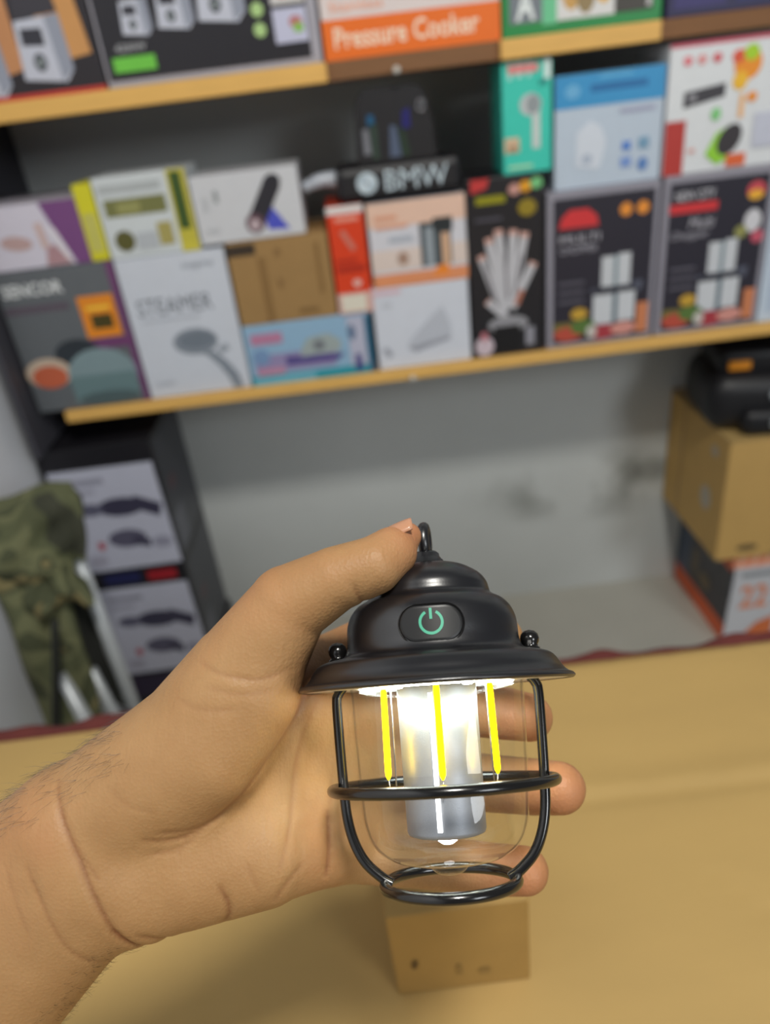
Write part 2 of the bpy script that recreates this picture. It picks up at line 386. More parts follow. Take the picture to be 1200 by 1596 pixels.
for x0, y0, x1, y1, w in [(0.44, 0.24, 0.16, 0.60, 0.10), (0.46, 0.26, 0.27, 0.69, 0.11), (0.50, 0.28, 0.40, 0.73, 0.11), (0.52, 0.30, 0.60, 0.72, 0.11), (0.55, 0.30, 0.75, 0.70, 0.11), (0.56, 0.28, 0.86, 0.53, 0.11), (0.5, 0.22, 0.22, 0.34, 0.1)]:
    kn.append(((196, 196, 202), bar(x0, y0, x1, y1, w, 2.3))); kn.append(((214, 170, 158), bar(x0 + (x1 - x0) * .93, y0 + (y1 - y0) * .93, x1, y1, w, 2.3)))
for x0, y0, x1, y1 in [(0.36, 0.3, 0.2, 0.56), (0.5, 0.34, 0.48, 0.6), (0.6, 0.36, 0.7, 0.58)]: kn.append(((120, 116, 124), bar(x0, y0, x1, y1, 0.03, 2.3)))
kn += [((186, 120, 100), bar(0.62, 0.3, 0.7, 0.38, 0.07, 2.3)), ((150, 150, 156), ell(0.5, 0.19, 0.28, 0.05)), ((22, 22, 26), rect(0.3, 0.02, 0.66, 0.18))]
c.pic('product_picture', kn)
c.pic('small_print', [((150, 146, 30), rect(0.12, 0.87, 0.5, 0.91)), ((196, 60, 60), [(0.06, 0.93), (0.26, 0.95), (0.3, 1), (0.06, 1)]), ((150, 130, 40), ell(0.78, 0.83, 0.12, 0.045)), ((200, 150, 140), ell(0.62, 0.93, 0.08, 0.03)), ((228, 160, 40), ell(0.76, 0.94, 0.08, 0.03)), ((120, 196, 130), ell(0.9, 0.95, 0.08, 0.03)), ((80, 78, 88), rect(0.1, 0.78, 0.45, 0.80)), ((206, 190, 200), ell(0.16, 0.07, 0.13, 0.06)), ((190, 120, 130), ell(0.16, 0.13, 0.05, 0.03)), ((150, 150, 160), rect(0.74, 0.05, 0.86, 0.16))])
def chopper(x0, x1, label, red_shape, second):
    k = Carton('chopper_box', label, x0, x1, ZS, 1.104 if not second else 1.106, 0.22, (150, 148, 160), group=SH)
    k.pic('dark_panel', [((44, 42, 54), rect(0.055, 0.03, 0.955, 0.955))])
    k.pic('red_banner', red_shape)
    k.pic('badge', [((236, 150, 60), ell(0.70, 0.85, 0.055, 0.04)), ((236, 150, 60), ell(0.85, 0.85, 0.055, 0.04))] if not second else [((206, 80, 90), ell(0.84, 0.86, 0.085, 0.055)), ((240, 180, 60), ell(0.84, 0.835, 0.07, 0.03)), ((214, 214, 220), ell(0.84, 0.68, 0.08, 0.07)), ((150, 150, 90), ell(0.74, 0.62, 0.06, 0.04)), ((200, 90, 110), ell(0.9, 0.58, 0.06, 0.04))])
    a = 0.62 if not second else 0.58
    k.pic('product_picture', [((92, 96, 112), [(a - 0.22, 0.37), (a + 0.27, 0.40), (a + 0.25, 0.33), (a - 0.18, 0.32)]), ((204, 208, 214), rect(a - 0.12, 0.38, a - 0.005, 0.575)), ((204, 208, 214), rect(a + 0.03, 0.38, a + 0.145, 0.585)), ((120, 140, 150), rect(a - 0.005, 0.38, a + 0.03, 0.575)), ((206, 210, 216), rect(a - 0.19, 0.13, a - 0.005, 0.33)), ((206, 210, 216), rect(a + 0.04, 0.14, a + 0.2, 0.335)), ((92, 112, 124), rect(a - 0.005, 0.13, a + 0.04, 0.33)), ((48, 48, 58), [(a - 0.2, 0.33), (a + 0.22, 0.34), (a + 0.2, 0.375), (a - 0.17, 0.37)])])
    k.pic('vegetable_picture', [((120, 110, 60), rect(0.06, 0.09, 0.4, 0.17)), ((186, 80, 64), ell(0.2, 0.09, 0.14, 0.05)), ((90, 120, 60), ell(0.34, 0.13, 0.12, 0.05)), ((200, 160, 60), ell(0.3, 0.22, 0.08, 0.04)), ((170, 60, 70), ell(0.53, 0.08, 0.14, 0.05)), ((206, 130, 90), rect(0.84, 0.05, 0.95, 0.25)), ((214, 150, 140), ell(0.72, 0.09, 0.12, 0.045)), ((200, 196, 190), ell(0.42, 0.09, 0.05, 0.045))])
    for q in range(3): k.pic('small_print', [((96, 94, 106), rect(0.1, 0.42 - q * 0.06, 0.34, 0.44 - q * 0.06))])
    return k
k = chopper(0.3485, 0.5495, 'chopper box with dark front and red arched banner, beside the knife set box', [((214, 58, 62), [(0.10, 0.775), (0.46, 0.775), (0.44, 0.84), (0.36, 0.885), (0.2, 0.885), (0.13, 0.84)])], False)
k.text('MULTI', 0.11, 0.685, 0.05, (196, 194, 204), 0.36); k.text('CHOPPER', 0.11, 0.62, 0.045, (176, 174, 186), 0.34)
k = chopper(0.5555, 0.7515, 'chopper box with dark front and thin red underline, nearest the end of the row', [((214, 58, 62), rect(0.06, 0.775, 0.5, 0.83))], True)
k.text('Multi', 0.24, 0.675, 0.07, (190, 188, 198), 0.24, shear=0.25); k.text('Chopper', 0.08, 0.605, 0.06, (180, 178, 190), 0.36, shear=0.25); k.text('NEW CITY', 0.1, 0.85, 0.055, (220, 220, 228), 0.36)
c = Carton('pale_blue_box', 'pale blue-white carton showing only its edge after the last chopper box', 0.7545, 0.92, ZS, 1.02, 0.2, (198, 212, 228), group=SH)
c.pic('printed_panel', [((180, 196, 216), rect(0.1, 0.1, 0.9, 0.9))])
# --- second tier on the choppers
c = Carton('shower_head_box', 'tall teal carton with chrome shower head picture', 0.2745, 0.3565, 1.141, 1.306, 0.10, (64, 206, 186), yf=1.368, group=SH)
c.pic('product_picture', [((206, 214, 212), rect(0.60, 0.22, 0.76, 0.6)), ((196, 202, 204), ell(0.57, 0.62, 0.22, 0.10)), ((150, 158, 162), ell(0.62, 0.62, 0.14, 0.085)), ((216, 188, 156), rect(0.03, 0.2, 0.33, 0.34)), ((180, 150, 120), rect(0.1, 0.2, 0.3, 0.27))])
c.pic('red_lettering', [((190, 236, 230), rect(0.12, 0.85, 0.2, 1)), ((190, 236, 230), rect(0.3, 0.86, 0.4, 1)), ((190, 236, 230), rect(0.5, 0.86, 0.58, 1)), ((220, 240, 238), rect(0.84, 0.83, 0.97, 1)), ((226, 140, 140), rect(0.12, 0.90, 0.72, 0.97)), ((40, 150, 140), rect(0.74, 0.78, 0.9, 0.83)), ((180, 230, 190), rect(0.1, 0.05, 0.6, 0.08))])
c = Carton('humidifier_box', 'blue-topped pale carton standing on the first chopper box', 0.363, 0.546, 1.1045, 1.2775, 0.14, (192, 206, 222), yf=1.372, group=SH)
c.pic('blue_header', [((62, 152, 208), rect(0, 0.72, 1, 1)), ((110, 180, 224), ell(0.16, 0.86, 0.07, 0.06)), ((40, 110, 170), rect(0.32, 0.84, 0.84, 0.90)), ((96, 176, 222), rect(0.4, 0.95, 0.7, 0.98))])
c.pic('product_picture', [((214, 222, 234), [(0.2, 0.2), (0.42, 0.16), (0.48, 0.4), (0.42, 0.55), (0.32, 0.6), (0.2, 0.5)]), ((178, 190, 208), ell(0.3, 0.26, 0.05, 0.05)), ((166, 170, 196), rect(0.6, 0.63, 0.92, 0.67)), ((84, 132, 210), rect(0.63, 0.3, 0.71, 0.38)), ((120, 160, 190), rect(0.78, 0.3, 0.88, 0.4)), ((124, 156, 216), rect(0.62, 0.15, 0.72, 0.24)), ((96, 136, 196), ell(0.83, 0.16, 0.05, 0.06))])
c = Carton('juicer_box', 'white carton with fruit pictures and red corner, standing on the last chopper box', 0.5505, 0.76, 1.1065, 1.302, 0.16, (224, 228, 232), yf=1.370, group=SH)
c.pic('red_corner', [((186, 62, 56), rect(0, 0, 0.165, 0.43)), ((206, 90, 110), rect(0, 0.97, 1, 1))])
c.pic('black_label', [((66, 64, 70), [(0.13, 0.52), (0.46, 0.58), (0.46, 0.68), (0.13, 0.64)]), ((150, 150, 156), rect(0.17, 0.57, 0.23, 0.62))])
c.pic('fruit_picture', [((240, 150, 40), ell(0.62, 0.8, 0.11, 0.12)), ((224, 90, 60), ell(0.54, 0.86, 0.05, 0.05)), ((170, 214, 40), ell(0.64, 0.88, 0.06, 0.06)), ((244, 190, 50), ell(0.57, 0.68, 0.06, 0.07)), ((228, 120, 130), ell(0.14, 0.87, 0.035, 0.035)), ((226, 150, 150), ell(0.25, 0.87, 0.035, 0.035)), ((214, 90, 100), ell(0.37, 0.87, 0.035, 0.035)), ((240, 150, 50), ell(0.68, 0.55, 0.04, 0.04))])
c.pic('product_picture', [((150, 212, 60), [(0.34, 0.14), (0.42, 0.3), (0.54, 0.36), (0.52, 0.08), (0.44, 0.05)]), ((60, 56, 60), ell(0.53, 0.24, 0.09, 0.13, ang=-0.5)), ((244, 190, 130), bar(0.6, 0.58, 0.6, 0.4, 0.04)), ((130, 206, 130), ell(0.4, 0.45, 0.04, 0.05)), ((226, 106, 60), rect(0.52, 0.02, 0.68, 0.12)), ((226, 160, 150), rect(0.2, 0.17, 0.25, 0.2)), ((200, 204, 220), rect(0.72, 0.15, 0.95, 0.42))])
# --- upper shelf
US = 'boxed goods on the upper shelf'
c = Carton('blender_box', 'dark box with one large silver blender base and orange background, end of upper shelf', -0.66, -0.3505, ZT, 1.62, 0.22, (40, 36, 42), group=US)
c.pic('background_picture', [((196, 138, 92), [(0.36, 0.08), (0.62, 0.14), (0.62, 1), (0.30, 1)]), ((206, 150, 90), [(0.76, 0.15), (0.97, 0.18), (0.93, 0.6), (0.72, 0.6)]), ((196, 60, 48), rect(0, 0, 1, 0.025))])
def blender(cx, cy, s, a=1.0):
    g = [((196, 200, 214), [(cx - .5 * s, cy), (cx + .3 * s, cy - .1 * s * a), (cx + .48 * s, cy + .1 * s * a), (cx + .44 * s, cy + 1.0 * s * a), (cx - .42 * s, cy + .95 * s * a)]),
         ((150, 156, 172), [(cx + .22 * s, cy - .09 * s * a), (cx + .48 * s, cy + .1 * s * a), (cx + .44 * s, cy + 1.0 * s * a), (cx + .16 * s, cy + .98 * s * a)]),
         ((52, 52, 62), [(cx - .36 * s, cy + .55 * s * a), (cx + .06 * s, cy + .52 * s * a), (cx + .06 * s, cy + .8 * s * a), (cx - .34 * s, cy + .82 * s * a)]),
         ((62, 66, 78), ell(cx - .12 * s, cy + .26 * s * a, .12 * s, .15 * s * a)), ((140, 150, 150), ell(cx - .12 * s, cy + .26 * s * a, .06 * s, .08 * s * a)),
         ((60, 58, 66), [(cx - .4 * s, cy + .98 * s * a), (cx + .44 * s, cy + 1.02 * s * a), (cx + .36 * s, cy + 1.6 * s * a), (cx - .34 * s, cy + 1.55 * s * a)])]
    return g
c.pic('product_picture', blender(0.74, 0.09, 0.26, 1.1) + blender(0.42, 0.05, 0.25, 1.1))
c = Carton('blender_set_box', 'black box in a silver frame with three small blenders and green label', -0.3465, -0.008, ZT, 1.60, 0.24, (170, 168, 178), group=US)
c.pic('black_panel', [((36, 35, 42), rect(0.012, 0.035, 0.955, 0.98))])
c.pic('product_picture', blender(0.19, 0.26, 0.14, 1.2) + blender(0.37, 0.27, 0.17, 1.2) + blender(0.58, 0.28, 0.22, 1.2))
c.pic('green_label', [((112, 200, 72), rect(0.045, 0.075, 0.24, 0.15))] + [((176, 210, 140), ell(0.735, v, 0.028, 0.036)) for v in (0.2, 0.3, 0.4, 0.5)])
c.text('4200W', 0.07, 0.175, 0.04, (190, 192, 196), 0.14)
c.pic('photo_inset', [((196, 198, 222), rect(0.80, 0.12, 0.95, 0.29)), ((190, 120, 120), ell(0.9, 0.22, 0.03, 0.03)), ((140, 190, 90), ell(0.91, 0.19, 0.025, 0.025)), ((208, 206, 206), rect(0.80, 0.31, 0.95, 0.48)), ((190, 70, 70), ell(0.86, 0.38, 0.04, 0.04))])
c = Carton('pressure_cooker_box', 'white box with wide orange title band and dark pot picture', -0.003, 0.2745, ZT, 1.60, 0.24, (226, 214, 212), group=US)
c.pic('orange_band', [((240, 116, 36), [(0, 0), (1, 0), (1, 0.2), (0, 0.205)])])
c.pic('product_picture', [((66, 62, 74), ell(0.66, 0.42, 0.3, 0.155)), ((120, 116, 128), rect(0.36, 0.42, 0.96, 0.8))])
c.text('Pressure Cooker', 0.06, 0.055, 0.11, (252, 226, 200), 0.82, bold=0.02)
c.text('Stainless', 0.05, 0.24, 0.05, (244, 168, 130), 0.3)
c = Carton('green_box', 'green bordered box with food picture and white letter logo', 0.2775, 0.5295, ZT, 1.55, 0.22, (40, 140, 74), group=US)
c.pic('logo_panel', [((120, 128, 136), rect(0.045, 0.085, 0.25, 0.95)), ((60, 170, 100), [(0.12, 0.30), (0.2, 0.34), (0.2, 0.42), (0.1, 0.4)]), ((110, 200, 150), rect(0.25, 0.06, 0.34, 0.95))])
c.text('A', 0.085, 0.10, 0.2, (232, 240, 240), 0.12, bold=0.03)
c.pic('food_picture', [((222, 222, 222), rect(0.34, 0.075, 0.70, 0.95)), ((204, 160, 90), ell(0.43, 0.25, 0.06, 0.12)), ((150, 130, 90), ell(0.52, 0.22, 0.06, 0.12)), ((230, 180, 70), ell(0.63, 0.25, 0.05, 0.1))])
c.pic('dark_panel', [((66, 62, 56), rect(0.70, 0.08, 0.94, 0.95)), ((190, 190, 190), rect(0.90, 0.1, 0.93, 0.3)), ((200, 200, 200), ell(0.84, 0.3, 0.05, 0.05))])
c = Carton('navy_box', 'plain dark navy box after the green box on the upper shelf', 0.5365, 0.76, ZT, 1.55, 0.22, (36, 32, 74), group=US)
c.pic('printed_panel', [((52, 44, 104), rect(0.05, 0.05, 0.42, 0.9)), ((40, 46, 112), rect(0.5, 0.06, 0.96, 0.9))])

# --- black car-care tub with lettering, on the coffee-pot box
m_blackpl = mat('black_gloss_plastic', (24, 23, 28), rough=0.5, var=0.05)
tub = Carton('car_bin', 'black glossy car organiser with white lettering on its band', -0.012, 0.203, 1.127, 1.183, 0.13, (26, 25, 30), yf=1.366, cat='organiser', m=m_blackpl, bev=0.012)
tub.body.name = 'base_band'
tub.text('BMW', 0.385, 0.24, 0.56, (206, 222, 232), 0.50)
rr = []
tub.pic('round_emblem', [((196, 212, 222), ell(0.24, 0.52, 0.082, 0.30, 24)), ((150, 168, 182), ell(0.24, 0.52, 0.05, 0.18, 24)), ((214, 226, 234), ell(0.24, 0.52, 0.05, 0.18, 6, 0, 0, 90) + [(0.24, 0.52)]), ((214, 226, 234), ell(0.24, 0.52, 0.05, 0.18, 6, 0, 180, 270) + [(0.24, 0.52)])])
bm = bmesh.new()
up_pts = [(-0.068, 0), (0.068, 0), (0.064, 0.055), (0.055, 0.098), (0.04, 0.112), (-0.05, 0.112), (-0.062, 0.09)]
fr = [bm.verts.new((x, 0.004, 0.055 + z)) for x, z in up_pts]; bk = [bm.verts.new((x * 0.92, 0.115, 0.055 + z * 0.96)) for x, z in up_pts]
bm.faces.new(fr); bm.faces.new(bk[::-1])
for i in range(len(fr)): bm.faces.new((fr[i - 1], bk[i - 1], bk[i], fr[i]) if True else ())
bmesh.ops.recalc_face_normals(bm, faces=bm.faces[:])
bmesh.ops.bevel(bm, geom=bm.edges[:], offset=0.004, segments=2, affect='EDGES')
bm_obj('upper_housing', bm, m_blackpl, tub.e)
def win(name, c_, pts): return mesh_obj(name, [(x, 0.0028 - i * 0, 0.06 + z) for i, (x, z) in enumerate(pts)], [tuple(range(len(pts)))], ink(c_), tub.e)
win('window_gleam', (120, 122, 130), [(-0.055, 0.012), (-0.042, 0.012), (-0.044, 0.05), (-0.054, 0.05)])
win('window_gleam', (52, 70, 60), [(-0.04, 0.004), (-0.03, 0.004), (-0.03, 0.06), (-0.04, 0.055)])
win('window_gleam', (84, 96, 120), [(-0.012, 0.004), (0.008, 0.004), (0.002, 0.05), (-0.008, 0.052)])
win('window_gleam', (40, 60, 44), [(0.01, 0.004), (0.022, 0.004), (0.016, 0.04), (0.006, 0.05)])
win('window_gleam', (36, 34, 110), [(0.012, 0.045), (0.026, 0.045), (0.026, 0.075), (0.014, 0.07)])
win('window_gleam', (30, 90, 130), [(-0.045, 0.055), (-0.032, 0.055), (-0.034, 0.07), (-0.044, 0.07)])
V, Fc = tube([(0.045 + 0.006 * math.cos(t), 0.0022, 0.135 + 0.008 * math.sin(t)) for t in np.linspace(0, 2 * math.pi, 20, False)], 0.0012, 6, True)
mesh_obj('metal_ring', V, Fc, mat('steel', (190, 190, 196), rough=0.25, metal=1.0), tub.e, True)
V, Fc = tube(smooth_path([(-0.1, 0.04, 0.034), (-0.125, 0.035, 0.04), (-0.15, 0.03, 0.036), (-0.166, 0.03, 0.03)], 4), [0.014] * 4 + [0.012] * 4 + [0.010] * 4 + [0.007], 10)
mesh_obj('plastic_wrap', V, Fc, mat('milky_wrap', (176, 182, 192), rough=0.3, var=0.15, scale=60), tub.e, True)

# ------------------------------------------------------------------ under the shelf: black toy cartons
def toy_box(z0, label, first):
    k = Carton('toy_box', label, -0.672, -0.446, z0, z0 + 0.292, 0.25, (30, 29, 34), yf=1.362, group='black cartons stacked under the lower shelf')
    k.pic('white_panel', [((190, 192, 208), [(0.02, 0.0), (0.985, 0.01), (0.97, 0.84), (0.03, 0.84)])])
    bl = [((62, 60, 80), ell(0.58, 0.52, 0.22, 0.075)), ((62, 60, 80), bar(0.7, 0.55, 0.93, 0.46, 0.11)), ((96, 96, 116), ell(0.3, 0.52, 0.12, 0.05)), ((92, 90, 110), ell(0.55, 0.26, 0.18, 0.075)), ((66, 64, 84), bar(0.6, 0.24, 0.75, 0.20, 0.07)), ((150, 150, 168), ell(0.86, 0.2, 0.09, 0.05)), ((176, 70, 84), ell(0.29, 0.22, 0.035, 0.035)), ((150, 150, 166), rect(0.16, 0.72, 0.5, 0.76)), ((164, 164, 180), rect(0.16, 0.65, 0.4, 0.68)), ((168, 166, 182), rect(0.15, 0.06, 0.3, 0.14))]
    k.pic('product_picture', bl)
    if not first: k.pic('header_print', [((36, 40, 84), rect(0.2, 0.88, 0.55, 0.97)), ((164, 34, 44), rect(0.62, 0.88, 0.9, 0.965))])
    k.side('side_print', [((52, 54, 64), rect(0.05, 0.03, 0.95, 0.95)), ((92, 94, 106), rect(0.08, 0.05, 0.4, 0.35)), ((80, 50, 60), rect(0.2, 0.5, 0.4, 0.6))])
    return k
toy_box(0.4535, 'black carton with white picture panel, topmost under the lower shelf', True)
toy_box(0.1605, 'black carton with white picture panel, second in the stack under the shelf', False)
k = Carton('flat_black_box', 'flat black carton at the foot of the stack under the shelf', -0.675, -0.44, 0.0, 0.160, 0.26, (34, 32, 38), yf=1.36, group='black cartons stacked under the lower shelf')
k.pic('printed_panel', [((50, 42, 62), rect(0.05, 0.55, 0.95, 0.95))])

# ------------------------------------------------------------------ stack by the far end: orange box, kraft box, black machine
k = Carton('orange_black_box', 'black and orange carton with price label, on the floor beneath the large kraft box', 0.798, 1.20, 0.0, 0.266, 0.292, (52, 52, 60), yf=1.392)
k.pic('orange_panel', [((236, 150, 116), rect(0.0, 0.84, 1, 1)), ((196, 198, 204), [(0.0, 0.06), (1, 0.0), (1, 0.84), (0.02, 0.84)])] + [((244, 190, 160), [(q, 0.86), (q + 0.03, 0.86), (q + 0.07, 0.99), (q + 0.04, 0.99)]) for q in np.arange(0.02, 0.95, 0.08)])
k.pic('small_print', [((140, 144, 150), rect(0.06, 0.73, 0.30, 0.78)), ((206, 110, 60), [(0.1, 0.03), (0.3, 0.03), (0.3, 0.26), (0.2, 0.2)])])
k.text('22', 0.07, 0.38, 0.26, (222, 140, 104), 0.17, bold=0.02)
k.side('side_print', [((222, 92, 36), rect(0, 0, 1, 0.20)), ((214, 92, 40), rect(0, 0.80, 0.22, 1)), ((96, 84, 64), [(0.55, 0.3), (0.7, 0.35), (0.68, 0.62), (0.56, 0.6)]), ((110, 92, 62), ell(0.42, 0.38, 0.1, 0.08)), ((60, 74, 96), rect(0.72, 0.2, 0.98, 0.9))], -1)
m_kraft2 = mat('kraft_carton', (198, 160, 94), rough=0.7, var=0.08, scale=14, bump=0.12, bscale=90)
k = Carton('large_kraft_box', 'large brown kraft carton stacked on the orange and black carton', 0.741, 1.15, 0.267, 0.570, 0.315, (0, 0, 0), yf=1.37, m=m_kraft2, bev=0.004)
k.pic('smudge_print', [((112, 92, 58), ell(0.17, 0.10, 0.06, 0.03)), ((158, 122, 72), [(0.3, 0.02), (0.5, 0.02), (0.5, 0.2)])])
k.side('side_label', [((176, 168, 152), ell(0.26, 0.42, 0.08, 0.10)), ((176, 164, 140), ell(0.2, 0.84, 0.05, 0.05)), ((140, 108, 66), rect(0.7, 0, 0.72, 1))], -1)
box('packing_tape', (-0.206, -0.1, -0.0012, 0.32, 0.303, 0.3042), mat('tape', (190, 160, 104), rough=0.3), k.e, bev=0)

m_blackrub = mat('black_rubber', (24, 24, 28), rough=0.45, var=0.1)
e = tag(empty('tyre_inflator', (0.80, 1.475, 0.5715), R(-8)), 'black portable machine with orange badge, set on the large kraft carton', 'machine')
def blob(dims, k=0.35, n=4):
    bm = box_bm(*dims, bev=min(dims[1] - dims[0], dims[3] - dims[2], dims[5] - dims[4]) * k, seg=n); return bm
bm_obj('housing', blob((-0.085, 0.22, -0.075, 0.14, 0.0, 0.13)), m_blackrub, e, True)
bm_obj('upper_housing', blob((-0.06, 0.20, -0.04, 0.12, 0.115, 0.175)), m_blackrub, e, True)
bm_obj('foot', blob((-0.02, 0.17, -0.10, -0.04, 0.0, 0.06)), m_blackrub, e, True)
V, Fc = tube(smooth_path([(-0.04, 0.03, 0.165), (-0.03, 0.03, 0.205), (0.06, 0.03, 0.214), (0.15, 0.03, 0.205), (0.17, 0.03, 0.165)], 5), 0.011, 10)
mesh_obj('carry_handle', V, Fc, m_blackrub, e, True)
bm_obj('orange_badge', blob((-0.045, 0.0, -0.046, -0.036, 0.132, 0.152)), mat('orange_plastic', (220, 140, 30), rough=0.4), e, True)
for yy, zz in ((-0.0985, 0.033), (-0.073, 0.086)):
    V, Fc = lathe([(0, 0), (0.014, 0), (0.016, 0.004), (0.013, 0.014), (0, 0.015)], 24)
    mesh_obj('silver_knob', [(v[0] + 0.048, yy - v[2], v[1] + zz) for v in V], Fc, mat('silver_knob', (214, 224, 230), rough=0.25, metal=0.4), e, True)

# ------------------------------------------------------------------ folded camouflage chair
def camo():
    m = bpy.data.materials.new('camouflage_canvas'); m.use_nodes = True
    nt = m.node_tree; N = nt.nodes; L = nt.links; b = N['Principled BSDF']
    tc = N.new('ShaderNodeTexCoord')
    n = N.new('ShaderNodeTexNoise'); n.inputs['Scale'].default_value = 9; n.inputs['Detail'].default_value = 1.5; n.inputs['Distortion'].default_value = 0.6
    L.new(tc.outputs['Object'], n.inputs['Vector'])
    cr = N.new('ShaderNodeValToRGB'); cr.color_ramp.interpolation = 'CONSTANT'
    cols = [(0.0, (58, 60, 46)), (0.43, (88, 92, 64)), (0.52, (108, 110, 78)), (0.58, (74, 78, 54)), (0.64, (124, 114, 76))]
    cr.color_ramp.elements[0].color = rgb(cols[0][1]); cr.color_ramp.elements[1].position = cols[1][0]; cr.color_ramp.elements[1].color = rgb(cols[1][1])
    for p, c_ in cols[2:]:
        el = cr.color_ramp.elements.new(p); el.color = rgb(c_)
    L.new(n.outputs[0], cr.inputs[0]); L.new(cr.outputs[0], b.inputs['Base Color']); b.inputs['Roughness'].default_value = 0.85
    w = N.new('ShaderNodeTexNoise'); w.inputs['Scale'].default_value = 25
    L.new(tc.outputs['Object'], w.inputs['Vector'])
    bp = N.new('ShaderNodeBump'); bp.inputs['Strength'].default_value = 0.4; bp.inputs['Distance'].default_value = 0.01
    L.new(w.outputs[0], bp.inputs['Height']); L.new(bp.outputs[0], b.inputs['Normal'])
    return m
m_camo = camo()
m_tube = mat('white_metal_tube', (196, 202, 206), rough=0.35, metal=0.2)
m_strap = mat('dark_strap', (34, 36, 32), rough=0.8)
ch = tag(empty('camp_chair', (-0.56, 1.08, 0)), 'folded camouflage camp chair with white metal tubes, beside the black cartons', 'chair')
def cushion(name, x0, x1, y, z0, z1, th, lean=0.0, m=None, seed=0, nx=16, nz=12):
    r_ = np.random.default_rng(seed); V, Fc = [], []
    ph = r_.uniform(0, 6.28, 4)
    for s in (-1, 1):
        for i in range(nx + 1):
            for j in range(nz + 1):
                u, v = i / nx, j / nz
                t = th * (max(0.0, 1 - abs(2 * u - 1) ** 5) * max(0.0, 1 - abs(2 * v - 1) ** 4)) ** 0.5
                wv = 0.010 * math.sin(7 * u + 5 * v + ph[0]) + 0.006 * math.sin(13 * v - 9 * u + ph[1])
                V.append((x0 + (x1 - x0) * u + 0.012 * math.sin(4 * v + ph[2]) * (u), y + s * t + wv + lean * v, z0 + (z1 - z0) * v + 0.012 * math.sin(5 * u + ph[3])))
    k = (nx + 1) * (nz + 1)
    for s in (0, 1):
        for i in range(nx):
            for j in range(nz):
                a = s * k + i * (nz + 1) + j; q = (a, a + nz + 1, a + nz + 2, a + 1)
                Fc.append(q if s == 0 else q[::-1])
    rim = [i * (nz + 1) for i in range(nx + 1)] + [nx * (nz + 1) + j for j in range(1, nz + 1)] + [i * (nz + 1) + nz for i in range(nx - 1, -1, -1)] + [j for j in range(nz - 1, 0, -1)]
    for i in range(len(rim)):
        a, b_ = rim[i], rim[(i + 1) % len(rim)]
        Fc.append((b_, a, a + k, b_ + k))
    return mesh_obj(name, V, Fc, m or m_camo, ch, True)
cushion('backrest', -0.115, 0.055, 0.0, 0.645, 0.79, 0.048, 0.02, seed=3)
cushion('hanging_seat', -0.115, 0.0, -0.06, 0.24, 0.69, 0.034, 0.06, seed=5)
cushion('side_pocket', -0.06, 0.04, -0.03, 0.585, 0.69, 0.034, 0.02, seed=8)
cushion('dark_lining', -0.08, 0.012, 0.03, 0.30, 0.64, 0.014, -0.02, m=m_strap, seed=9)
def tb(name, pts, r_, m): V, Fc = tube(pts, r_, 12); return mesh_obj(name, V, Fc, m, ch, True)
tb('post', [(0.022, 0.02, 0.0), (0.022, 0.02, 0.70)], 0.012, m_tube)
tb('post', [(-0.105, 0.06, 0.0), (-0.105, 0.06, 0.70)], 0.012, m_tube)
tb('leg', [(-0.045, -0.06, 0.47), (0.03, -0.11, 0.0)], 0.013, m_tube)
tb('leg', [(-0.02, 0.0, 0.42), (0.025, -0.02, 0.0)], 0.010, m_tube)
V, Fc = tube(smooth_path([(0.0, -0.085, 0.60), (-0.03, -0.11, 0.48), (-0.07, -0.115, 0.36), (-0.11, -0.11, 0.26)], 5), 0.007, 8)
mesh_obj('strap', V, Fc, m_strap, ch, True)

# ------------------------------------------------------------------ table with cloth, cardboard, small box
m_cloth = mat('dark_red_cloth', (98, 42, 38), rough=0.9, var=0.2, scale=60, bump=0.3)
m_card = mat('corrugated_cardboard', (180, 149, 90), rough=0.66, var=0.13, scale=4.5, bump=0.06, bscale=25, stretch=(1.0, 3.0, 3.0))
tbl = tag(empty('table', (0, 0.2, 0)), 'table under a dark red cloth with cardboard laid over it', 'table')
TT = 0.742
box('table_top', (-0.66, 1.0, -0.6, 0.372, TT - 0.035, TT - 0.004), m_board, tbl, bev=0.003)
for sx in (-0.60, 0.93):
    for sy in (-0.53, 0.30): box('leg', (sx - 0.025, sx + 0.025, sy - 0.025, sy + 0.025, 0, TT - 0.035), m_board, tbl)
# cloth: sheet over the top with a wavy hem hanging just over the far edge
V, Fc = [], []
nx = 220
for i in range(nx + 1):
    x = -0.675 + 1.695 * i / nx
    w = 0.0035 * math.sin(x * 38) + 0.0025 * math.sin(x * 91 + 1) + 0.002 * math.sin(x * 17)
    for y, z in [(-0.62, TT - 0.004), (0.30, TT - 0.0035), (0.378, TT - 0.0025), (0.386, TT + 0.003 + 0.3 * w), (0.396 + w, TT + 0.005 + 0.6 * w), (0.405 + w, TT - 0.002), (0.402 + w, TT - 0.03 + w), (0.392 + w, TT - 0.06 + 2 * w)]:
        V.append((x, y, z))
for i in range(nx):
    for j in range(7): Fc.append((i * 8 + j, (i + 1) * 8 + j, (i + 1) * 8 + j + 1, i * 8 + j + 1))
o = mesh_obj('cloth', V, Fc, m_cloth, tbl, True)
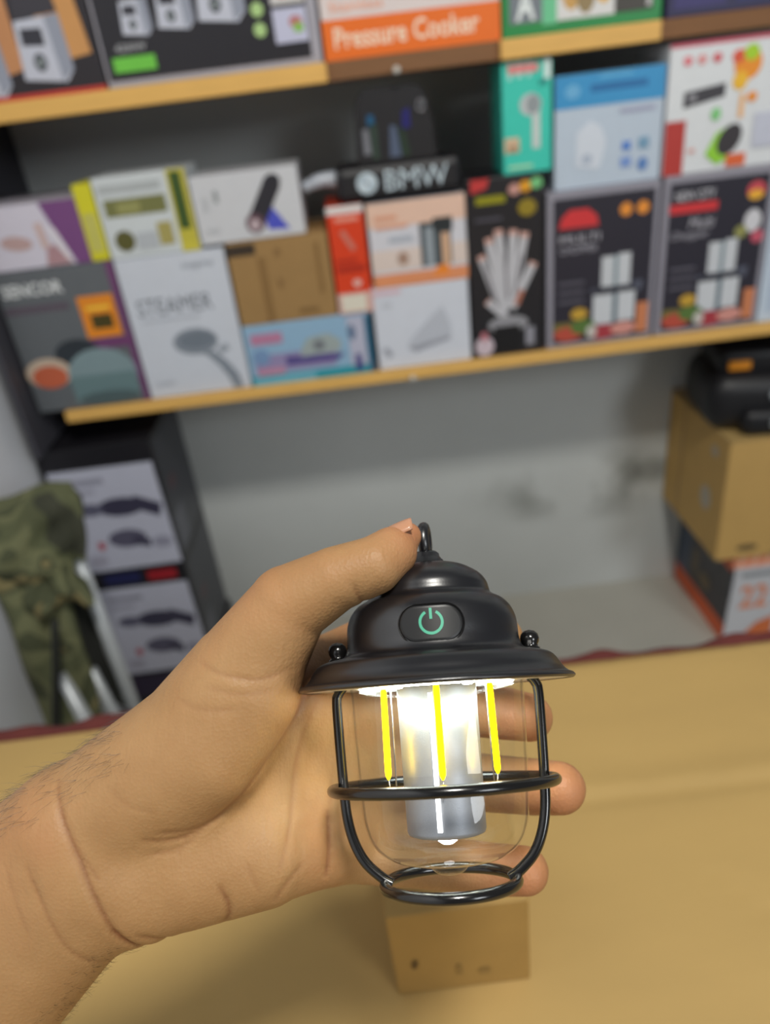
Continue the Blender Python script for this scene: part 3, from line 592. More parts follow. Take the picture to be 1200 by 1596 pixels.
# cardboard sheet with fold lines
V, Fc = [], []
xs = np.linspace(-0.665, 0.98, 165); ys = np.linspace(-0.55, 0.580, 190)
def cz(x, y):
    z = 0.75 + 0.0012 * math.sin(3 * x + 1) * math.sin(4 * y)
    z -= 0.0024 * math.exp(-((y - 0.417 + 0.01 * x) / 0.006) ** 2)
    z -= 0.0020 * math.exp(-((x + 0.162) / 0.004) ** 2) * (1 if y < 0.40 else 0.2)
    z -= 0.0016 * math.exp(-((x - 0.30 + 0.6 * (y - 0.2)) / 0.004) ** 2) * (1 if y < 0.34 else 0)
    if y > 0.43:
        for xc in (0.205, 0.272, 0.335): z -= 0.0011 * math.exp(-((x - xc - 0.12 * (y - 0.5)) / 0.0045) ** 2)
    z += 0.0016 * math.exp(-((y - 0.428) / 0.012) ** 2)
    if y > 0.56: z += 0.002 * math.sin(9 * x + 2) * (y - 0.56) / 0.03
    return z
for x in xs:
    for y in ys:
        yy = y + (0.004 * math.sin(6 * x + 0.5) if y > 0.576 else 0)
        V.append((x, yy, cz(x, y)))
n = len(ys); tot = len(V)
for (x, y, z) in list(V): V.append((x, y, z - 0.0045))
for i in range(len(xs) - 1):
    for j in range(n - 1):
        a = i * n + j; Fc.append((a, a + n, a + n + 1, a + 1)); Fc.append((a + tot + 1, a + n + 1 + tot, a + n + tot, a + tot))
for i in range(len(xs) - 1):
    a = i * n + n - 1; Fc.append((a, a + n, a + n + tot, a + tot)); a = i * n; Fc.append((a + tot, a + n + tot, a + n, a))
tag(mesh_obj('cardboard_sheet', V, Fc, m_card, smooth=True), 'large creased sheet of brown cardboard spread over the table', 'cardboard')
# small kraft box on the table
k = Carton('small_kraft_box', 'small brown kraft box on the cardboard just under the lantern', -0.0325, 0.0600, 0.7515, 0.8435, 0.092, (0, 0, 0), yf=0.278, m=mat('small_box_kraft', (164, 132, 74), rough=0.7, var=0.08, scale=40, bump=0.1), bev=0.0015)
k.pic('printed_mark', [((88, 68, 40), [(0.13, 0.34), (0.17, 0.35), (0.18, 0.44), (0.15, 0.46), (0.13, 0.42)]), ((140, 112, 64), rect(0.45, 0.2, 0.49, 0.32)), ((142, 114, 66), rect(0.62, 0.18, 0.7, 0.24))])
box('lid_flap', (-0.0455, 0.0455, -0.0004, 0.0905, 0.0919, 0.0932), MATS['small_box_kraft'], k.e, bev=0.0004)

# ------------------------------------------------------------------ the lantern
Xl = Vector((0.9975, -0.0685, -0.0173)); Yl = Vector((0.0365, 0.7090, -0.7043)); Zl = Vector((0.0605, 0.7019, 0.7097))
RIM = Vector((0.0096, 0.1829, 1.1268))
BASE = -0.0622          # foot of the lantern on its own axis, below the rim plane
lan = empty('camping_lantern', (0, 0, 0))
lm = Matrix((Xl, Yl, Zl)).transposed().to_4x4(); lm.translation = RIM + Zl * BASE
lan.matrix_world = lm
tag(lan, 'small black camping lantern with lit yellow filaments and wire cage, held in the hand', 'lantern')
mm = 0.001
def L_(V): return [(v[0] * mm, v[1] * mm, v[2] * mm - BASE) for v in V]
m_cap = mat('black_satin_enamel', (17, 17, 21), rough=0.31, var=0.04, scale=400, bump=0.02, bscale=1500, spec=1.0)
m_wire = mat('black_enamel_wire', (18, 17, 17), rough=0.18, var=0.04, spec=0.7)
m_rub = mat('black_rubber_button', (17, 17, 18), rough=0.42, var=0.06, scale=600)
m_silver = mat('silver_metal', (158, 162, 169), rough=0.45, metal=0.55, var=0.05, scale=900, bump=0.05, bscale=2500)
m_clear = clear_plastic()
m_under = mat('white_reflector', (214, 214, 210), rough=0.3, var=0.03)
def catmull2(pts, n=6): return [(p.x, p.y) for p in smooth_path([(a, b, 0) for a, b in pts], n)]
prof = catmull2([(44.6, -0.9), (45.3, -0.2), (44.7, 0.8), (43.2, 1.5), (41.7, 3.0), (40.4, 5.2), (38.6, 7.3), (35.6, 8.5), (32.4, 9.0), (30.4, 9.7), (29.3, 11.0), (28.7, 13.4), (28.6, 17.5), (28.2, 20.6), (27.0, 23.6), (24.8, 26.2), (22.4, 27.6), (20.9, 28.7), (20.4, 30.4), (19.9, 32.4), (18.6, 34.6), (16.6, 36.4), (12.8, 38.6), (9.0, 39.7), (6.0, 40.1)])
prof += [(5.8, 41.3), (5.2, 41.6), (5.0, 42.2), (4.6, 42.5), (4.5, 43.6), (3.6, 44.4), (0, 44.6)]
prof = [(0, 1.2), (30, 1.2), (41, 0.6), (43.6, -0.5)] + prof
V, Fc = lathe(prof, 96); mesh_obj('cap', L_(V), Fc, m_cap, lan, True)
V, Fc = lathe([(0, 0.9), (29.5, 0.9), (29.5, 0.2), (42.8, -0.15), (42.9, -0.6), (29, -0.5), (0, -0.5)], 72); mesh_obj('reflector_plate', L_(V), Fc, m_under, lan)
# hanging loop
pth = [(4.1 * math.sin(t) * 0.9, 0.0, 44.0 + 4.6 + 4.6 * (-math.cos(t))) for t in np.linspace(0.5, 2 * math.pi - 0.5, 28)]
V, Fc = tube([Vector((0.14 * p[0], p[0] * 0.97, p[2] * 1.0)) for p in pth], 1.95, 12); mesh_obj('hanging_loop', L_(V), Fc, m_cap, lan, True)
# acorn nuts
for s in (-1, 1):
    V, Fc = lathe([(3.1, 0), (3.2, 0.9), (2.6, 1.3), (2.5, 2.0), (3.0, 2.9), (3.2, 4.1), (2.8, 5.5), (1.7, 6.5), (0, 6.9)], 24)
    mesh_obj('nut', L_([(v[0] + s * 32.3, v[1], v[2] + 8.6) for v in V]), Fc, m_wire, lan, True)
# button, proud of the barrel, with the power sign
def pill(a, b_, n=48):
    out = []
    for i in range(n):
        t = 2 * math.pi * i / n; x = b_ * math.cos(t); z = b_ * math.sin(t)
        out.append((x + (a - b_) * (1 if math.cos(t) >= 0 else -1), z))
    return out
BZ, BR = 17.0, 28.4
def wrap(x, z, rr): return (rr * math.sin(x / rr), -rr * math.cos(x / rr), z)
def pill_shell(a, b_, steps):
    """columns of points over the barrel; steps = (inset, radius) from the wall outwards, the last one is the face"""
    V, Fc = [], []; steps = list(steps); m = 40
    def loop(ins):
        aa, bb = a - ins, b_ - ins; xs_ = [aa * math.sin(math.pi / 2 * (-1 + 2 * q / m)) for q in range(m + 1)]
        hs = [bb if abs(x) < aa - bb else math.sqrt(max(0.0, bb * bb - (abs(x) - aa + bb) ** 2)) for x in xs_]
        return xs_, hs
    n = 2 * (m + 1)
    for ins, rr in steps:
        xs_, hs = loop(ins)
        V += [wrap(x, BZ - h_, rr) for x, h_ in zip(xs_, hs)] + [wrap(x, BZ + h_, rr) for x, h_ in zip(xs_[::-1], hs[::-1])]
    for j in range(len(steps) - 1):
        for i in range(n): Fc.append((j * n + i, j * n + (i + 1) % n, (j + 1) * n + (i + 1) % n, (j + 1) * n + i))
    k0 = (len(steps) - 1) * n
    for q in range(m): Fc.append((k0 + q, k0 + q + 1, k0 + n - 2 - q, k0 + n - 1 - q))
    return V, Fc
V, Fc = pill_shell(10.4, 6.1, [(0, 27.0), (0, 28.8), (0.3, 28.95), (0.7, 28.6)]); mesh_obj('button_bezel', L_(V), Fc, m_wire, lan)
V, Fc = pill_shell(9.8, 5.5, [(0, 28.4), (0, 28.9), (0.35, 29.15), (0.9, 29.25)]); btn = mesh_obj('power_button', L_(V), Fc, m_rub, lan)
V, Fc = [], []
ths = np.linspace(R(90 + 28), R(90 + 332), 40)
def ribbon(pts, w):
    k0 = len(V)
    for i, (x, z) in enumerate(pts):
        x2, z2 = pts[min(i + 1, len(pts) - 1)]; x1, z1 = pts[max(i - 1, 0)]
        d = Vector((x2 - x1, z2 - z1)).normalized()
        for s in (-1, 1):
            V.append(wrap(x - d.y * w * s, BZ + 0.3 + z + d.x * w * s, 29.3))
        if i: Fc.append((k0 + 2 * i - 2, k0 + 2 * i, k0 + 2 * i + 1, k0 + 2 * i - 1))
ribbon([(3.35 * math.cos(t), 3.35 * math.sin(t)) for t in ths], 0.42)
ribbon([(0, 0.9), (0, 2.4), (0, 4.2)], 0.42)
mesh_obj('power_sign', L_(V), Fc, mat('teal_backlit_print', (70, 160, 130), rough=0.4, emit=0.15), btn)
# wire cage
RZ, RR = -31.6, 35.6
def ringpts(r_, z, tilt=0.0, n=96):
    return [(r_ * math.cos(t), r_ * math.sin(t), z - math.sin(tilt) * r_ * math.sin(t)) for t in np.linspace(0, 2 * math.pi, n, False)]
V, Fc = tube(ringpts(RR, RZ, R(2.5)), 1.75, 14, True); mesh_obj('cage_ring', L_(V), Fc, m_wire, lan, True)
FZ = -60.4
V, Fc = tube(ringpts(20.6, FZ), 1.8, 14, True); mesh_obj('base_ring', L_(V), Fc, m_wire, lan, True)
for s in (-1, 1):
    pts = smooth_path([(s * 31.0, 0, 0.5), (s * 32.6, 0, -1.6), (s * 33.3, 0, -4.5), (s * 33.0, 0, -15), (s * 32.3, 0, -30), (s * 31.5, 0, -40), (s * 29.6, 0, -47.5), (s * 26.4, 0, -53.5), (s * 21.6, 0, -58.0), (s * 18.2, 0, -60.0)], 8)
    V, Fc = tube(pts, 1.65, 14); mesh_obj('cage_bar', L_(V), Fc, m_wire, lan, True)
# clear globe (real wall thickness as outer shell + rim)
gp = catmull2([(28.6, 0.0), (28.3, -10), (27.6, -24), (26.8, -36), (25.8, -43), (23.4, -48.5), (19.0, -52.2), (13.0, -54.0), (7.5, -54.6)], 5) + catmull2([(7.0, -54.7), (6.2, -55.6), (5.0, -57.0), (3.0, -58.0), (0.0, -58.3)], 3)
V, Fc = lathe(gp, 96); mesh_obj('globe', L_(V), Fc, m_clear, lan, True)
V, Fc = lathe([(27.3, -24), (27.7, -24.4), (27.3, -24.8)], 72)
# silver core
V, Fc = lathe([(0, 0), (13.2, 0), (12.9, -20), (12.5, -45.0), (12.1, -46.0), (10.5, -46.6), (0, -46.8)], 64); mesh_obj('silver_core', L_(V), Fc, m_silver, lan, True)
# filaments with their stems
m_fil = emission('filament_phosphor', (1.0, 0.62, 0.0012, 1), 16.0)
m_streak = emission('streak_glow', (1.0, 0.98, 0.94, 1), 4.0)  # glow of the added streak that imitates a reflection on the core
m_led = emission('white_led', (0.92, 0.97, 1.0, 1), 10.0)
m_stem = mat('stem_wire', (190, 186, 176), rough=0.25, metal=0.9)
for deg, zb in ((-63, -28.5), (0, -28.5), (64, -28.5)):
    a = R(deg); dirv = Vector((math.sin(a), -math.cos(a), 0)); tn = Vector((math.cos(a), math.sin(a), 0))
    fr_, bk_, ph = [], [], []
    V, Fc = tube([dirv * 19.0 + Vector((0, 0, z)) for z in (-1.0, -2, -14, -26, zb + 1.2, zb)], [0.85, 0.95, 1.0, 1.0, 0.9, 0.35], 12)
    f = mesh_obj('filament', L_(V), Fc, m_fil, lan, True)
    V, Fc = tube([dirv * 19.0 + Vector((0, 0, zb)), dirv * 18.6 + Vector((0, 0, zb - 3)), dirv * 17.0 + Vector((0, 0, zb - 5)), dirv * 12.6 + Vector((0, 0, zb - 5.5))], 0.28, 6)
    mesh_obj('stem', L_(V), Fc, m_stem, f, True)
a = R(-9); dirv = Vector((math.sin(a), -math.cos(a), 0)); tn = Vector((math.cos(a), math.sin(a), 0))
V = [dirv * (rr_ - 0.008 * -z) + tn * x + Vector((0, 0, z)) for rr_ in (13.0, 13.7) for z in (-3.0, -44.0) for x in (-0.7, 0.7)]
mesh_obj('highlight_streak', L_(V), [(0, 1, 3, 2), (4, 6, 7, 5), (0, 4, 5, 1), (2, 3, 7, 6), (0, 2, 6, 4), (1, 5, 7, 3)], m_streak, lan)  # glowing strip added on the core in place of its reflected white highlight
for deg in (-40, 44):
    a = R(deg); dirv = Vector((math.sin(a), -math.cos(a), 0))
    V, Fc = tube([dirv * 22.0 + Vector((0, 0, -1)), dirv * 22.0 + Vector((0, 0, -31))], 0.25, 6); mesh_obj('support_wire', L_(V), Fc, m_stem, lan, True)
for deg in (-45, 35, 125, 215):
    a = R(deg)
    V, Fc = lathe([(0, 0), (1.7, 0), (1.5, -0.7), (0, -0.9)], 16)
    mesh_obj('white_led', L_([(v[0] + 17.2 * math.sin(a), v[1] - 17.2 * math.cos(a), v[2] - 0.5) for v in V]), Fc, m_led, lan)
V, Fc = lathe([(20.5, -0.62), (25.5, -0.62), (25.5, -0.85), (20.5, -0.85)], 72, True)
mesh_obj('led_ring', L_(V), Fc, emission('led_ring', (0.90, 1.0, 0.92, 1), 42.0), lan)
V, Fc = lathe([(0, -46.7), (3.2, -46.8), (3.0, -48.4), (1.6, -49.3), (0, -49.5)], 24)
mesh_obj('bottom_led', L_(V), Fc, emission('bottom_led', (0.95, 0.97, 1, 1), 14.0), lan, True)

# ------------------------------------------------------------------ the hand: one continuous surface from a smooth distance field (mm)
HF = {
    'forearm_a': [(-318.0, -222.0, 22.0, 34.0), (-228.7, -140.6, 17.0, 29.2), (-171.2, -87.2, 10.0, 24.8), (-123.6, -48.1, 0.0, 18.7)],
    'forearm_b': [(-292.0, -244.0, 22.0, 34.0), (-205.9, -162.3, 17.0, 29.2), (-152.5, -109.9, 10.0, 24.8), (-109.7, -66.0, 0.0, 17.5)],
    'thumb': [(-119.5, -46.2, 1.0, 18.8), (-99.5, -32.0, 2.0, 19.3), (-80.1, -18.0, 1.0, 20.3), (-64.5, 1.7, 1.0, 18.8), (-48.4, 26.2, -3.0, 13.5), (-33.0, 35.2, -7.0, 10.6), (-20.7, 39.6, -8.0, 9.5), (-14.7, 43.7, -4.0, 8.4), (-9.5, 48.7, 2.0, 4.9)],
    'thenar': [(-98.5, -35.8, -1.0, 18.0), (-73.2, -21.8, -5.0, 16.3), (-60.0, -4.7, -4.0, 13.4)],
    'hypo': [(-96.5, -67.8, 4.0, 18.2), (-84.8, -63.6, 7.0, 20.2), (-59.5, -60.7, 13.0, 19.3), (-40.0, -62.0, 21.0, 14.3)],
    'palm_a': [(-114.7, -58.8, 5.0, 19.1), (-77.9, -47.6, 15.0, 19.4), (-47.9, -42.8, 30.0, 17.2), (-26.9, -47.2, 44.0, 12.6)],
    'palm_b': [(-83.6, -32.6, 11.0, 19.1), (-51.4, -18.6, 29.0, 16.7), (-29.5, -22.1, 46.0, 12.1)],
    'palm_c': [(-63.5, -9.6, 17.0, 17.8), (-48.5, -5.7, 35.0, 13.6)],
    'palm_d': [(-45.4, -53.7, 29.0, 16.2), (-16.8, -62.9, 48.0, 11.7), (1.2, -66.3, 52.0, 7.7)],
    'palm_e': [(-36.9, -33.8, 43.0, 12.5), (-3.8, -37.8, 54.0, 7.8)],
    'index': [(-48.9, -7.3, 39.0, 12.3), (-27.1, 2.2, 49.0, 11.5), (3.5, 9.7, 47.0, 10.2), (23.7, 9.3, 43.0, 9.3), (28.4, 9.0, 39.0, 7.7)],
    'middle': [(-32.0, -22.1, 46.0, 11.9), (6.3, -20.8, 51.0, 10.6), (30.8, -21.8, 43.0, 10.0), (37.9, -21.3, 36.0, 9.0)],
    'ring': [(-29.4, -47.5, 45.0, 11.9), (11.5, -50.7, 51.0, 11.1), (40.0, -48.8, 39.0, 10.4), (48.0, -45.6, 29.0, 9.5)],
    'pinky': [(-42.4, -62.5, 22.0, 13.5), (-26.4, -69.6, 31.0, 11.5), (-2.2, -75.6, 35.0, 9.7), (24.0, -76.8, 31.0, 9.1), (34.4, -74.4, 25.0, 8.5)],
}
CREASES = [
    (1.0, [(-120.4, -28.4), (-115.6, -38.1), (-111.3, -46.2), (-104.9, -61.7), (-99.5, -75.6), (-94.6, -84.9)]),
    (1.6, [(-101.7, -71.3), (-98.0, -79.3), (-94.2, -85.7)]),
    (0.5, [(-111.3, -45.6), (-107.5, -50.9), (-104.5, -55.7)]),
    (0.55, [(-125.3, -50.9), (-121.6, -59.5), (-118.9, -66.4), (-113.5, -78.9), (-106.0, -88.5)]),
    (0.3, [(-132.8, -50.9), (-128.5, -63.8), (-125.3, -72.4)]),
    (0.75, [(-42.6, -1.1), (-46.5, -11.2), (-55.5, -24.1), (-65.8, -36.3), (-73.7, -42.8), (-82.3, -46.2), (-92.0, -44.9)]),
    (0.5, [(-70.5, -40.6), (-77.4, -43.6), (-87.7, -42.8)]),
    (0.4, [(-74.8, -44.1), (-81.3, -49.2), (-90.9, -50.5)]),
    (0.35, [(-77.4, -42.8), (-82.3, -50.9)]),
    (0.5, [(-38.3, -4.8), (-43.5, -15.5), (-46.9, -25.2), (-48.6, -35.9), (-49.0, -48.8), (-51.6, -60.6)]),
    (0.35, [(-43.0, -13.4), (-51.2, -18.7), (-59.8, -27.3)]),
    (0.5, [(-33.6, -12.3), (-35.1, -29.5), (-36.6, -48.8)]),
    (1.1, [(-37.0, -47.7), (-36.2, -57.4), (-37.0, -67.3)]),
    (1.0, [(-69.5, -62.8), (-67.3, -69.2), (-67.9, -74.6), (-70.5, -78.9)]),
    (0.8, [(-94.2, -76.3), (-89.4, -80.6), (-88.1, -83.6)]),
    (0.5, [(-53.3, -71.3), (-50.1, -66.0), (-44.8, -60.6)]),
    (0.3, [(-60.9, -57.4), (-57.6, -66.0)]),
    (0.6, [(-26.3, 34.3), (-25.0, 30.2), (-22.4, 26.8)]),
    (0.45, [(-74.8, 9.6), (-66.2, 6.6), (-55.5, 5.3), (-46.9, 7.5)]),
    (0.3, [(-71.6, 2.8), (-60.9, 1.0), (-51.2, 1.7)]),
    (0.3, [(-81.3, -1.1), (-72.7, -3.7), (-61.9, -3.3)]),
    (0.25, [(-101.7, -27.3), (-94.2, -32.7), (-86.6, -34.8)]),
]
H = 0.9
lo = np.array([-356., -282., -32.]); hi = np.array([66., 66., 72.])
nxyz = np.ceil((hi - lo) / H).astype(int) + 1
gx = (lo[0] + H * np.arange(nxyz[0])).astype(np.float32)[:, None, None]
gy = (lo[1] + H * np.arange(nxyz[1])).astype(np.float32)[None, :, None]
gz = (lo[2] + H * np.arange(nxyz[2])).astype(np.float32)[None, None, :]
FAR = np.float32(40.0)
def chain_field(pts):
    f = np.full(tuple(nxyz), FAR, np.float32)
    for (ax, ay, az, ar), (bx, by, bz, br) in zip(pts[:-1], pts[1:]):
        mr = max(ar, br) + 14
        i0 = np.maximum(np.floor((np.minimum([ax, ay, az], [bx, by, bz]) - mr - lo) / H).astype(int), 0)
        i1 = np.minimum(np.ceil((np.maximum([ax, ay, az], [bx, by, bz]) + mr - lo) / H).astype(int), nxyz)
        s = tuple(slice(a, b) for a, b in zip(i0, i1))
        X, Y, Z = gx[s[0]] - ax, gy[:, s[1]] - ay, gz[:, :, s[2]] - az
        d = np.array([bx - ax, by - ay, bz - az]); l2 = float(d @ d)
        t = np.clip((X * d[0] + Y * d[1] + Z * d[2]) / l2, 0, 1)
        q = np.sqrt((X - t * d[0]) ** 2 + (Y - t * d[1]) ** 2 + (Z - t * d[2]) ** 2) - (ar + (br - ar) * t)
        f[s] = np.minimum(f[s], q.astype(np.float32))
    return f
def smin(a, b, k):
    h = np.maximum(k - np.abs(a - b), 0) / k
    return np.minimum(a, b) - h * h * h * (k / 6)
D = None
for nm, k in (('forearm_a', 0), ('forearm_b', 34), ('palm_a', 22), ('hypo', 14), ('palm_b', 22), ('palm_c', 18), ('palm_d', 12), ('palm_e', 12), ('thumb', 9), ('thenar', 12)):
    f = chain_field(HF[nm]); D = f if D is None else smin(D, f, k)
palm = D
for nm, k in (('index', 9), ('middle', 8), ('ring', 8), ('pinky', 9)):
    D = np.minimum(D, smin(palm, chain_field(HF[nm]), k))
# creases and folds pressed into the viewer's side
def crease_val(x, y, w=0.95):
    v = np.zeros(np.broadcast(x, y).shape, np.float32)
    for amp, pts in CREASES:
        sp = smooth_path([(a, b, 0) for a, b in pts], 4)
        n_ = len(sp)
        for i in range(n_ - 1):
            a, b = sp[i], sp[i + 1]
            dx, dy = b.x - a.x, b.y - a.y; l2 = dx * dx + dy * dy + 1e-9
            t = np.clip(((x - a.x) * dx + (y - a.y) * dy) / l2, 0, 1)
            d2 = (x - a.x - t * dx) ** 2 + (y - a.y - t * dy) ** 2
            g = min(i + 0.5, n_ - 1.5 - i) / (n_ / 2); fade = min(1.0, 0.35 + 2 * max(g, 0))
            v = np.maximum(v, amp * fade * np.exp(-d2 / (w * w)))
    return v
cv = crease_val(gx[:, :, 0], gy[:, :, 0])
D += cv[:, :, None] * np.clip((22 - gz) / 8, 0, 1)
D = D.astype(np.float32)

def surface_nets(f):
    s = f < 0
    nx_, ny_, nz_ = f.shape
    cs = [s[i:nx_ - 1 + i, j:ny_ - 1 + j, k:nz_ - 1 + k] for i in (0, 1) for j in (0, 1) for k in (0, 1)]
    cnt = sum(c_.astype(np.int8) for c_ in cs)
    act = (cnt > 0) & (cnt < 8)
    ids = np.argwhere(act); idx = np.full(act.shape, -1, np.int64); idx[act] = np.arange(len(ids))
    acc = np.zeros((len(ids), 3)); num = np.zeros(len(ids))
    for i0 in np.ndindex(2, 2, 2):
        for ax in range(3):
            if i0[ax]: continue
            i1 = list(i0); i1[ax] = 1
            p0 = ids + i0; p1 = ids + i1
            a = f[p0[:, 0], p0[:, 1], p0[:, 2]]; b = f[p1[:, 0], p1[:, 1], p1[:, 2]]
            m = (a < 0) != (b < 0)
            t = np.where(m, a / np.where(m, a - b, 1), 0)
            p = p0.astype(float); p[:, ax] += t
            acc[m] += p[m]; num[m] += 1
    verts = acc / num[:, None]
    quads = []
    for ax in range(3):
        sl0 = [slice(None)] * 3; sl1 = [slice(None)] * 3; sl0[ax] = slice(0, -1); sl1[ax] = slice(1, None)
        ch_ = s[tuple(sl0)] != s[tuple(sl1)]
        e_ = np.argwhere(ch_)
        b1, b2 = (ax + 1) % 3, (ax + 2) % 3
        ok = (e_[:, b1] > 0) & (e_[:, b2] > 0) & (e_[:, b1] < act.shape[b1]) & (e_[:, b2] < act.shape[b2])
        e_ = e_[ok]
        q = []
        for o1, o2 in ((-1, -1), (0, -1), (0, 0), (-1, 0)):
            p = e_.copy(); p[:, b1] += o1; p[:, b2] += o2; q.append(idx[p[:, 0], p[:, 1], p[:, 2]])
        q = np.stack(q, 1)
        flip = ~s[e_[:, 0], e_[:, 1], e_[:, 2]]
        q[flip] = q[flip][:, ::-1]
        quads.append(q)
    return verts, np.concatenate(quads)
hv, hq = surface_nets(D)
hv = lo + hv * H
# light smoothing of the grid steps
ed = np.concatenate([hq[:, [0, 1]], hq[:, [1, 2]], hq[:, [2, 3]], hq[:, [3, 0]]])
for it in range(2):
    sm = np.zeros_like(hv); ct = np.zeros(len(hv))
    np.add.at(sm, ed[:, 0], hv[ed[:, 1]]); np.add.at(ct, ed[:, 0], 1)
    np.add.at(sm, ed[:, 1], hv[ed[:, 0]]); np.add.at(ct, ed[:, 1], 1)
    hv = hv * 0.5 + 0.5 * sm / ct[:, None]

def skin():
    m = bpy.data.materials.new('skin'); m.use_nodes = True
    nt = m.node_tree; N = nt.nodes; L = nt.links; b = N['Principled BSDF']
    tc = N.new('ShaderNodeTexCoord')
    n1 = N.new('ShaderNodeTexNoise'); n1.inputs['Scale'].default_value = 55; n1.inputs['Detail'].default_value = 5
    n0 = N.new('ShaderNodeTexNoise'); n0.inputs['Scale'].default_value = 16; n0.inputs['Detail'].default_value = 3
    L.new(tc.outputs['Object'], n1.inputs['Vector']); L.new(tc.outputs['Object'], n0.inputs['Vector'])
    mx = N.new('ShaderNodeMix'); mx.data_type = 'RGBA'
    mx.inputs[6].default_value = rgb((146, 108, 68)); mx.inputs[7].default_value = rgb((172, 135, 92))
    L.new(n1.outputs[0], mx.inputs[0])
    m2 = N.new('ShaderNodeMix'); m2.data_type = 'RGBA'; m2.inputs[7].default_value = rgb((168, 114, 76))
    mr = N.new('ShaderNodeMapRange'); mr.inputs[1].default_value = 0.5; mr.inputs[2].default_value = 0.75; mr.inputs[4].default_value = 0.6
    L.new(n0.outputs[0], mr.inputs[0]); L.new(mr.outputs[0], m2.inputs[0]); L.new(mx.outputs[2], m2.inputs[6])
    at = N.new('ShaderNodeAttribute'); at.attribute_name = 'crease'
    m3 = N.new('ShaderNodeMix'); m3.data_type = 'RGBA'; m3.inputs[7].default_value = rgb((112, 64, 40))
    ml = N.new('ShaderNodeMath'); ml.operation = 'MULTIPLY'; ml.inputs[1].default_value = 0.55; ml.use_clamp = True
    L.new(at.outputs['Fac'], ml.inputs[0]); L.new(ml.outputs[0], m3.inputs[0]); L.new(m2.outputs[2], m3.inputs[6])
    tip = N.new('ShaderNodeAttribute'); tip.attribute_name = 'flush'
    m4 = N.new('ShaderNodeMix'); m4.data_type = 'RGBA'; m4.inputs[7].default_value = rgb((176, 108, 78))
    L.new(tip.outputs['Fac'], m4.inputs[0]); L.new(m3.outputs[2], m4.inputs[6])
    L.new(m4.outputs[2], b.inputs['Base Color'])
    b.inputs['Roughness'].default_value = 0.52; b.inputs['Specular IOR Level'].default_value = 0.35
    b.inputs['Subsurface Weight'].default_value = 0.12; b.inputs['Subsurface Radius'].default_value = (0.006, 0.002, 0.001); b.inputs['Subsurface Scale'].default_value = 0.5
    vo = N.new('ShaderNodeTexVoronoi'); vo.inputs['Scale'].default_value = 900
    L.new(tc.outputs['Object'], vo.inputs['Vector'])
    wv = N.new('ShaderNodeTexNoise'); wv.inputs['Scale'].default_value = 260; wv.inputs['Detail'].default_value = 3
    mp = N.new('ShaderNodeMapping'); mp.inputs['Rotation'].default_value = (0, 0, R(38)); mp.inputs['Scale'].default_value = (1.6, 0.35, 1)
    L.new(tc.outputs['Object'], mp.inputs[0]); L.new(mp.outputs[0], wv.inputs['Vector'])
    ad = N.new('ShaderNodeMath'); ad.operation = 'MULTIPLY_ADD'; ad.inputs[1].default_value = 0.35
    L.new(vo.outputs['Distance'], ad.inputs[0]); L.new(wv.outputs[0], ad.inputs[2])
    bp = N.new('ShaderNodeBump'); bp.inputs['Strength'].default_value = 0.28; bp.inputs['Distance'].default_value = 0.0011
    L.new(ad.outputs[0], bp.inputs['Height']); L.new(bp.outputs[0], b.inputs['Normal'])
    return m
me = bpy.data.meshes.new('person')
me.vertices.add(len(hv)); me.vertices.foreach_set('co', (hv * mm).astype(np.float32).ravel())
me.loops.add(len(hq) * 4); me.loops.foreach_set('vertex_index', hq.astype(np.int32).ravel())
me.polygons.add(len(hq)); me.polygons.foreach_set('loop_start', np.arange(0, len(hq) * 4, 4, dtype=np.int32))
try: me.polygons.foreach_set('loop_total', np.full(len(hq), 4, np.int32))
except Exception: pass
me.polygons.foreach_set('use_smooth', np.ones(len(hq), bool))
me.update(calc_edges=True); me.validate()
a = me.attributes.new('crease', 'FLOAT', 'POINT')
cvv = crease_val(hv[:, 0], hv[:, 1], 0.7) * np.clip((22 - hv[:, 2]) / 8, 0, 1)
a.data.foreach_set('value', cvv.astype(np.float32))
fl = np.zeros(len(hv))
for c_, rr in (((-9, 50, 0), 14), ((34, -21, 33), 16), ((48, -46, 26), 20), ((32, -75, 20), 17), ((-45, 2, 8), 14)):
    fl = np.maximum(fl, np.exp(-((hv - np.array(c_)) ** 2).sum(1) / rr ** 2) * 0.55)
a = me.attributes.new('flush', 'FLOAT', 'POINT'); a.data.foreach_set('value', fl.astype(np.float32))
me.materials.append(skin())
hand = bpy.data.objects.new('person', me); COL.objects.link(hand)
hx = Vector((0.992115, -0.062667, -0.108542)); hy = Vector((0.125333, 0.496057, 0.859197)); hz = Vector((0, 0.866025, -0.5))
hm = Matrix((hx, hy, hz)).transposed().to_4x4(); hm.translation = RIM
# hx, hy, hz is left-handed (x right, y up, z away), so mirror is built into the mesh instead
for v in me.vertices: v.co.z = -v.co.z
me.flip_normals()
hm = Matrix((hx, hy, -hz)).transposed().to_4x4(); hm.translation = RIM
hand.matrix_world = hm
tag(hand, 'bare forearm and hand gripping the lit lantern, thumb on its loop and fingers behind', 'person')
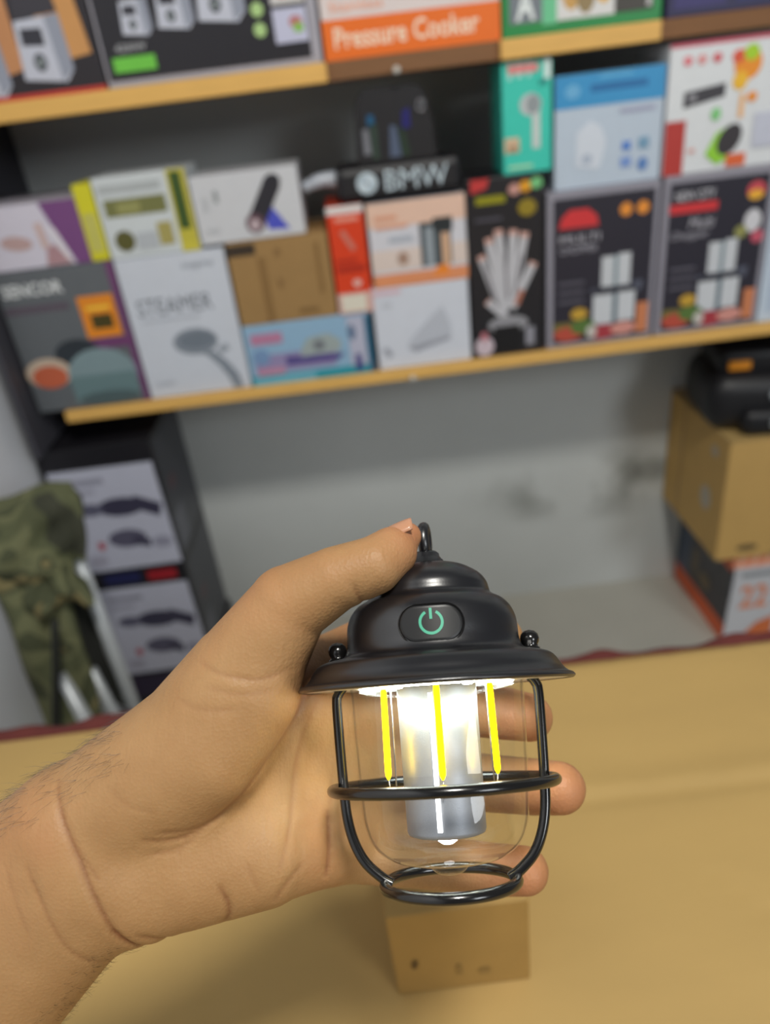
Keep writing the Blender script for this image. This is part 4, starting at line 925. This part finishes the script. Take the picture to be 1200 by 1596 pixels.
# thumbnail
V, Fc = [], []
n1_, n2_ = 10, 8
for i in range(n1_ + 1):
    for j in range(n2_ + 1):
        u = -1 + 2 * i / n1_; v = -1 + 2 * j / n2_
        w_ = 4.6 * (1 - 0.12 * (u > 0) * u * u); 
        V.append((u * 7.2 * math.sqrt(max(0, 1 - 0.22 * v * v)), v * w_, 1.0 - 1.9 * v * v - 0.5 * u * u))
for i in range(n1_):
    for j in range(n2_):
        q = i * (n2_ + 1) + j; Fc.append((q, q + n2_ + 1, q + n2_ + 2, q + 1))
ax_ = Vector((0.89, 0.45, 0.06)).normalized(); nn = Vector((-0.42, 0.84, 0.34)); nn = (nn - ax_ * nn.dot(ax_)).normalized(); sd = nn.cross(ax_)
ctr = Vector((-14.6, 51.2, 3.4))
nl = mesh_obj('thumbnail', [(ctr + ax_ * v[0] + sd * v[1] + nn * v[2]) * mm for v in V], Fc, mat('nail', (182, 134, 104), rough=0.25, var=0.04, scale=200), hand, True)
md = nl.modifiers.new('thick', 'SOLIDIFY'); md.thickness = 0.0006
# forearm hair: fine strands along the upper and lower edges of the arm
hp = np.array([v.co[:] for v in me.vertices]); hn = np.array([v.normal[:] for v in me.vertices])
x, y, z = hp[:, 0] / mm, hp[:, 1] / mm, hp[:, 2] / mm
arm_t = (x * 0.77 + y * 0.64)        # along the arm, wrist near -120
edge = hn[:, 0] * (-0.64) + hn[:, 1] * 0.77
sel_u = np.where((edge > 0.45) & (arm_t < -85) & (arm_t > -175) & (hn[:, 2] > -0.35))[0]
sel_l = np.where((edge < -0.6) & (arm_t < -128) & (arm_t > -185) & (hn[:, 2] > -0.35))[0]
V, Fc = [], []
for sel, cnt, ln in ((sel_u, 420, 6.5), (sel_l, 200, 3.5)):
    for i in rng.choice(sel, cnt):
        p = Vector(hp[i]) / mm; nrm = Vector(hn[i]); dr = Vector((-0.75, -0.45, 0.25)) if sel is sel_u else Vector((0.7, 0.45, 0.2))
        dr = (dr + Vector(rng.normal(0, 0.22, 3)) + nrm * 0.22).normalized(); l = ln * rng.uniform(0.5, 1.2)
        pts = [p, p + dr * l * 0.5 + nrm * 0.25, p + dr * l - nrm * l * 0.12 + nrm * 0.25]
        tv, tf = tube(pts, [0.036, 0.03, 0.012], 3, caps=False); k0 = len(V)
        V += [q * mm for q in tv]; Fc += [tuple(k0 + q for q in f_) for f_ in tf]
hr = mesh_obj('arm_hair', V, Fc, mat('dark_hair', (48, 36, 28), rough=0.5), hand)
hr['kind'] = 'stuff'
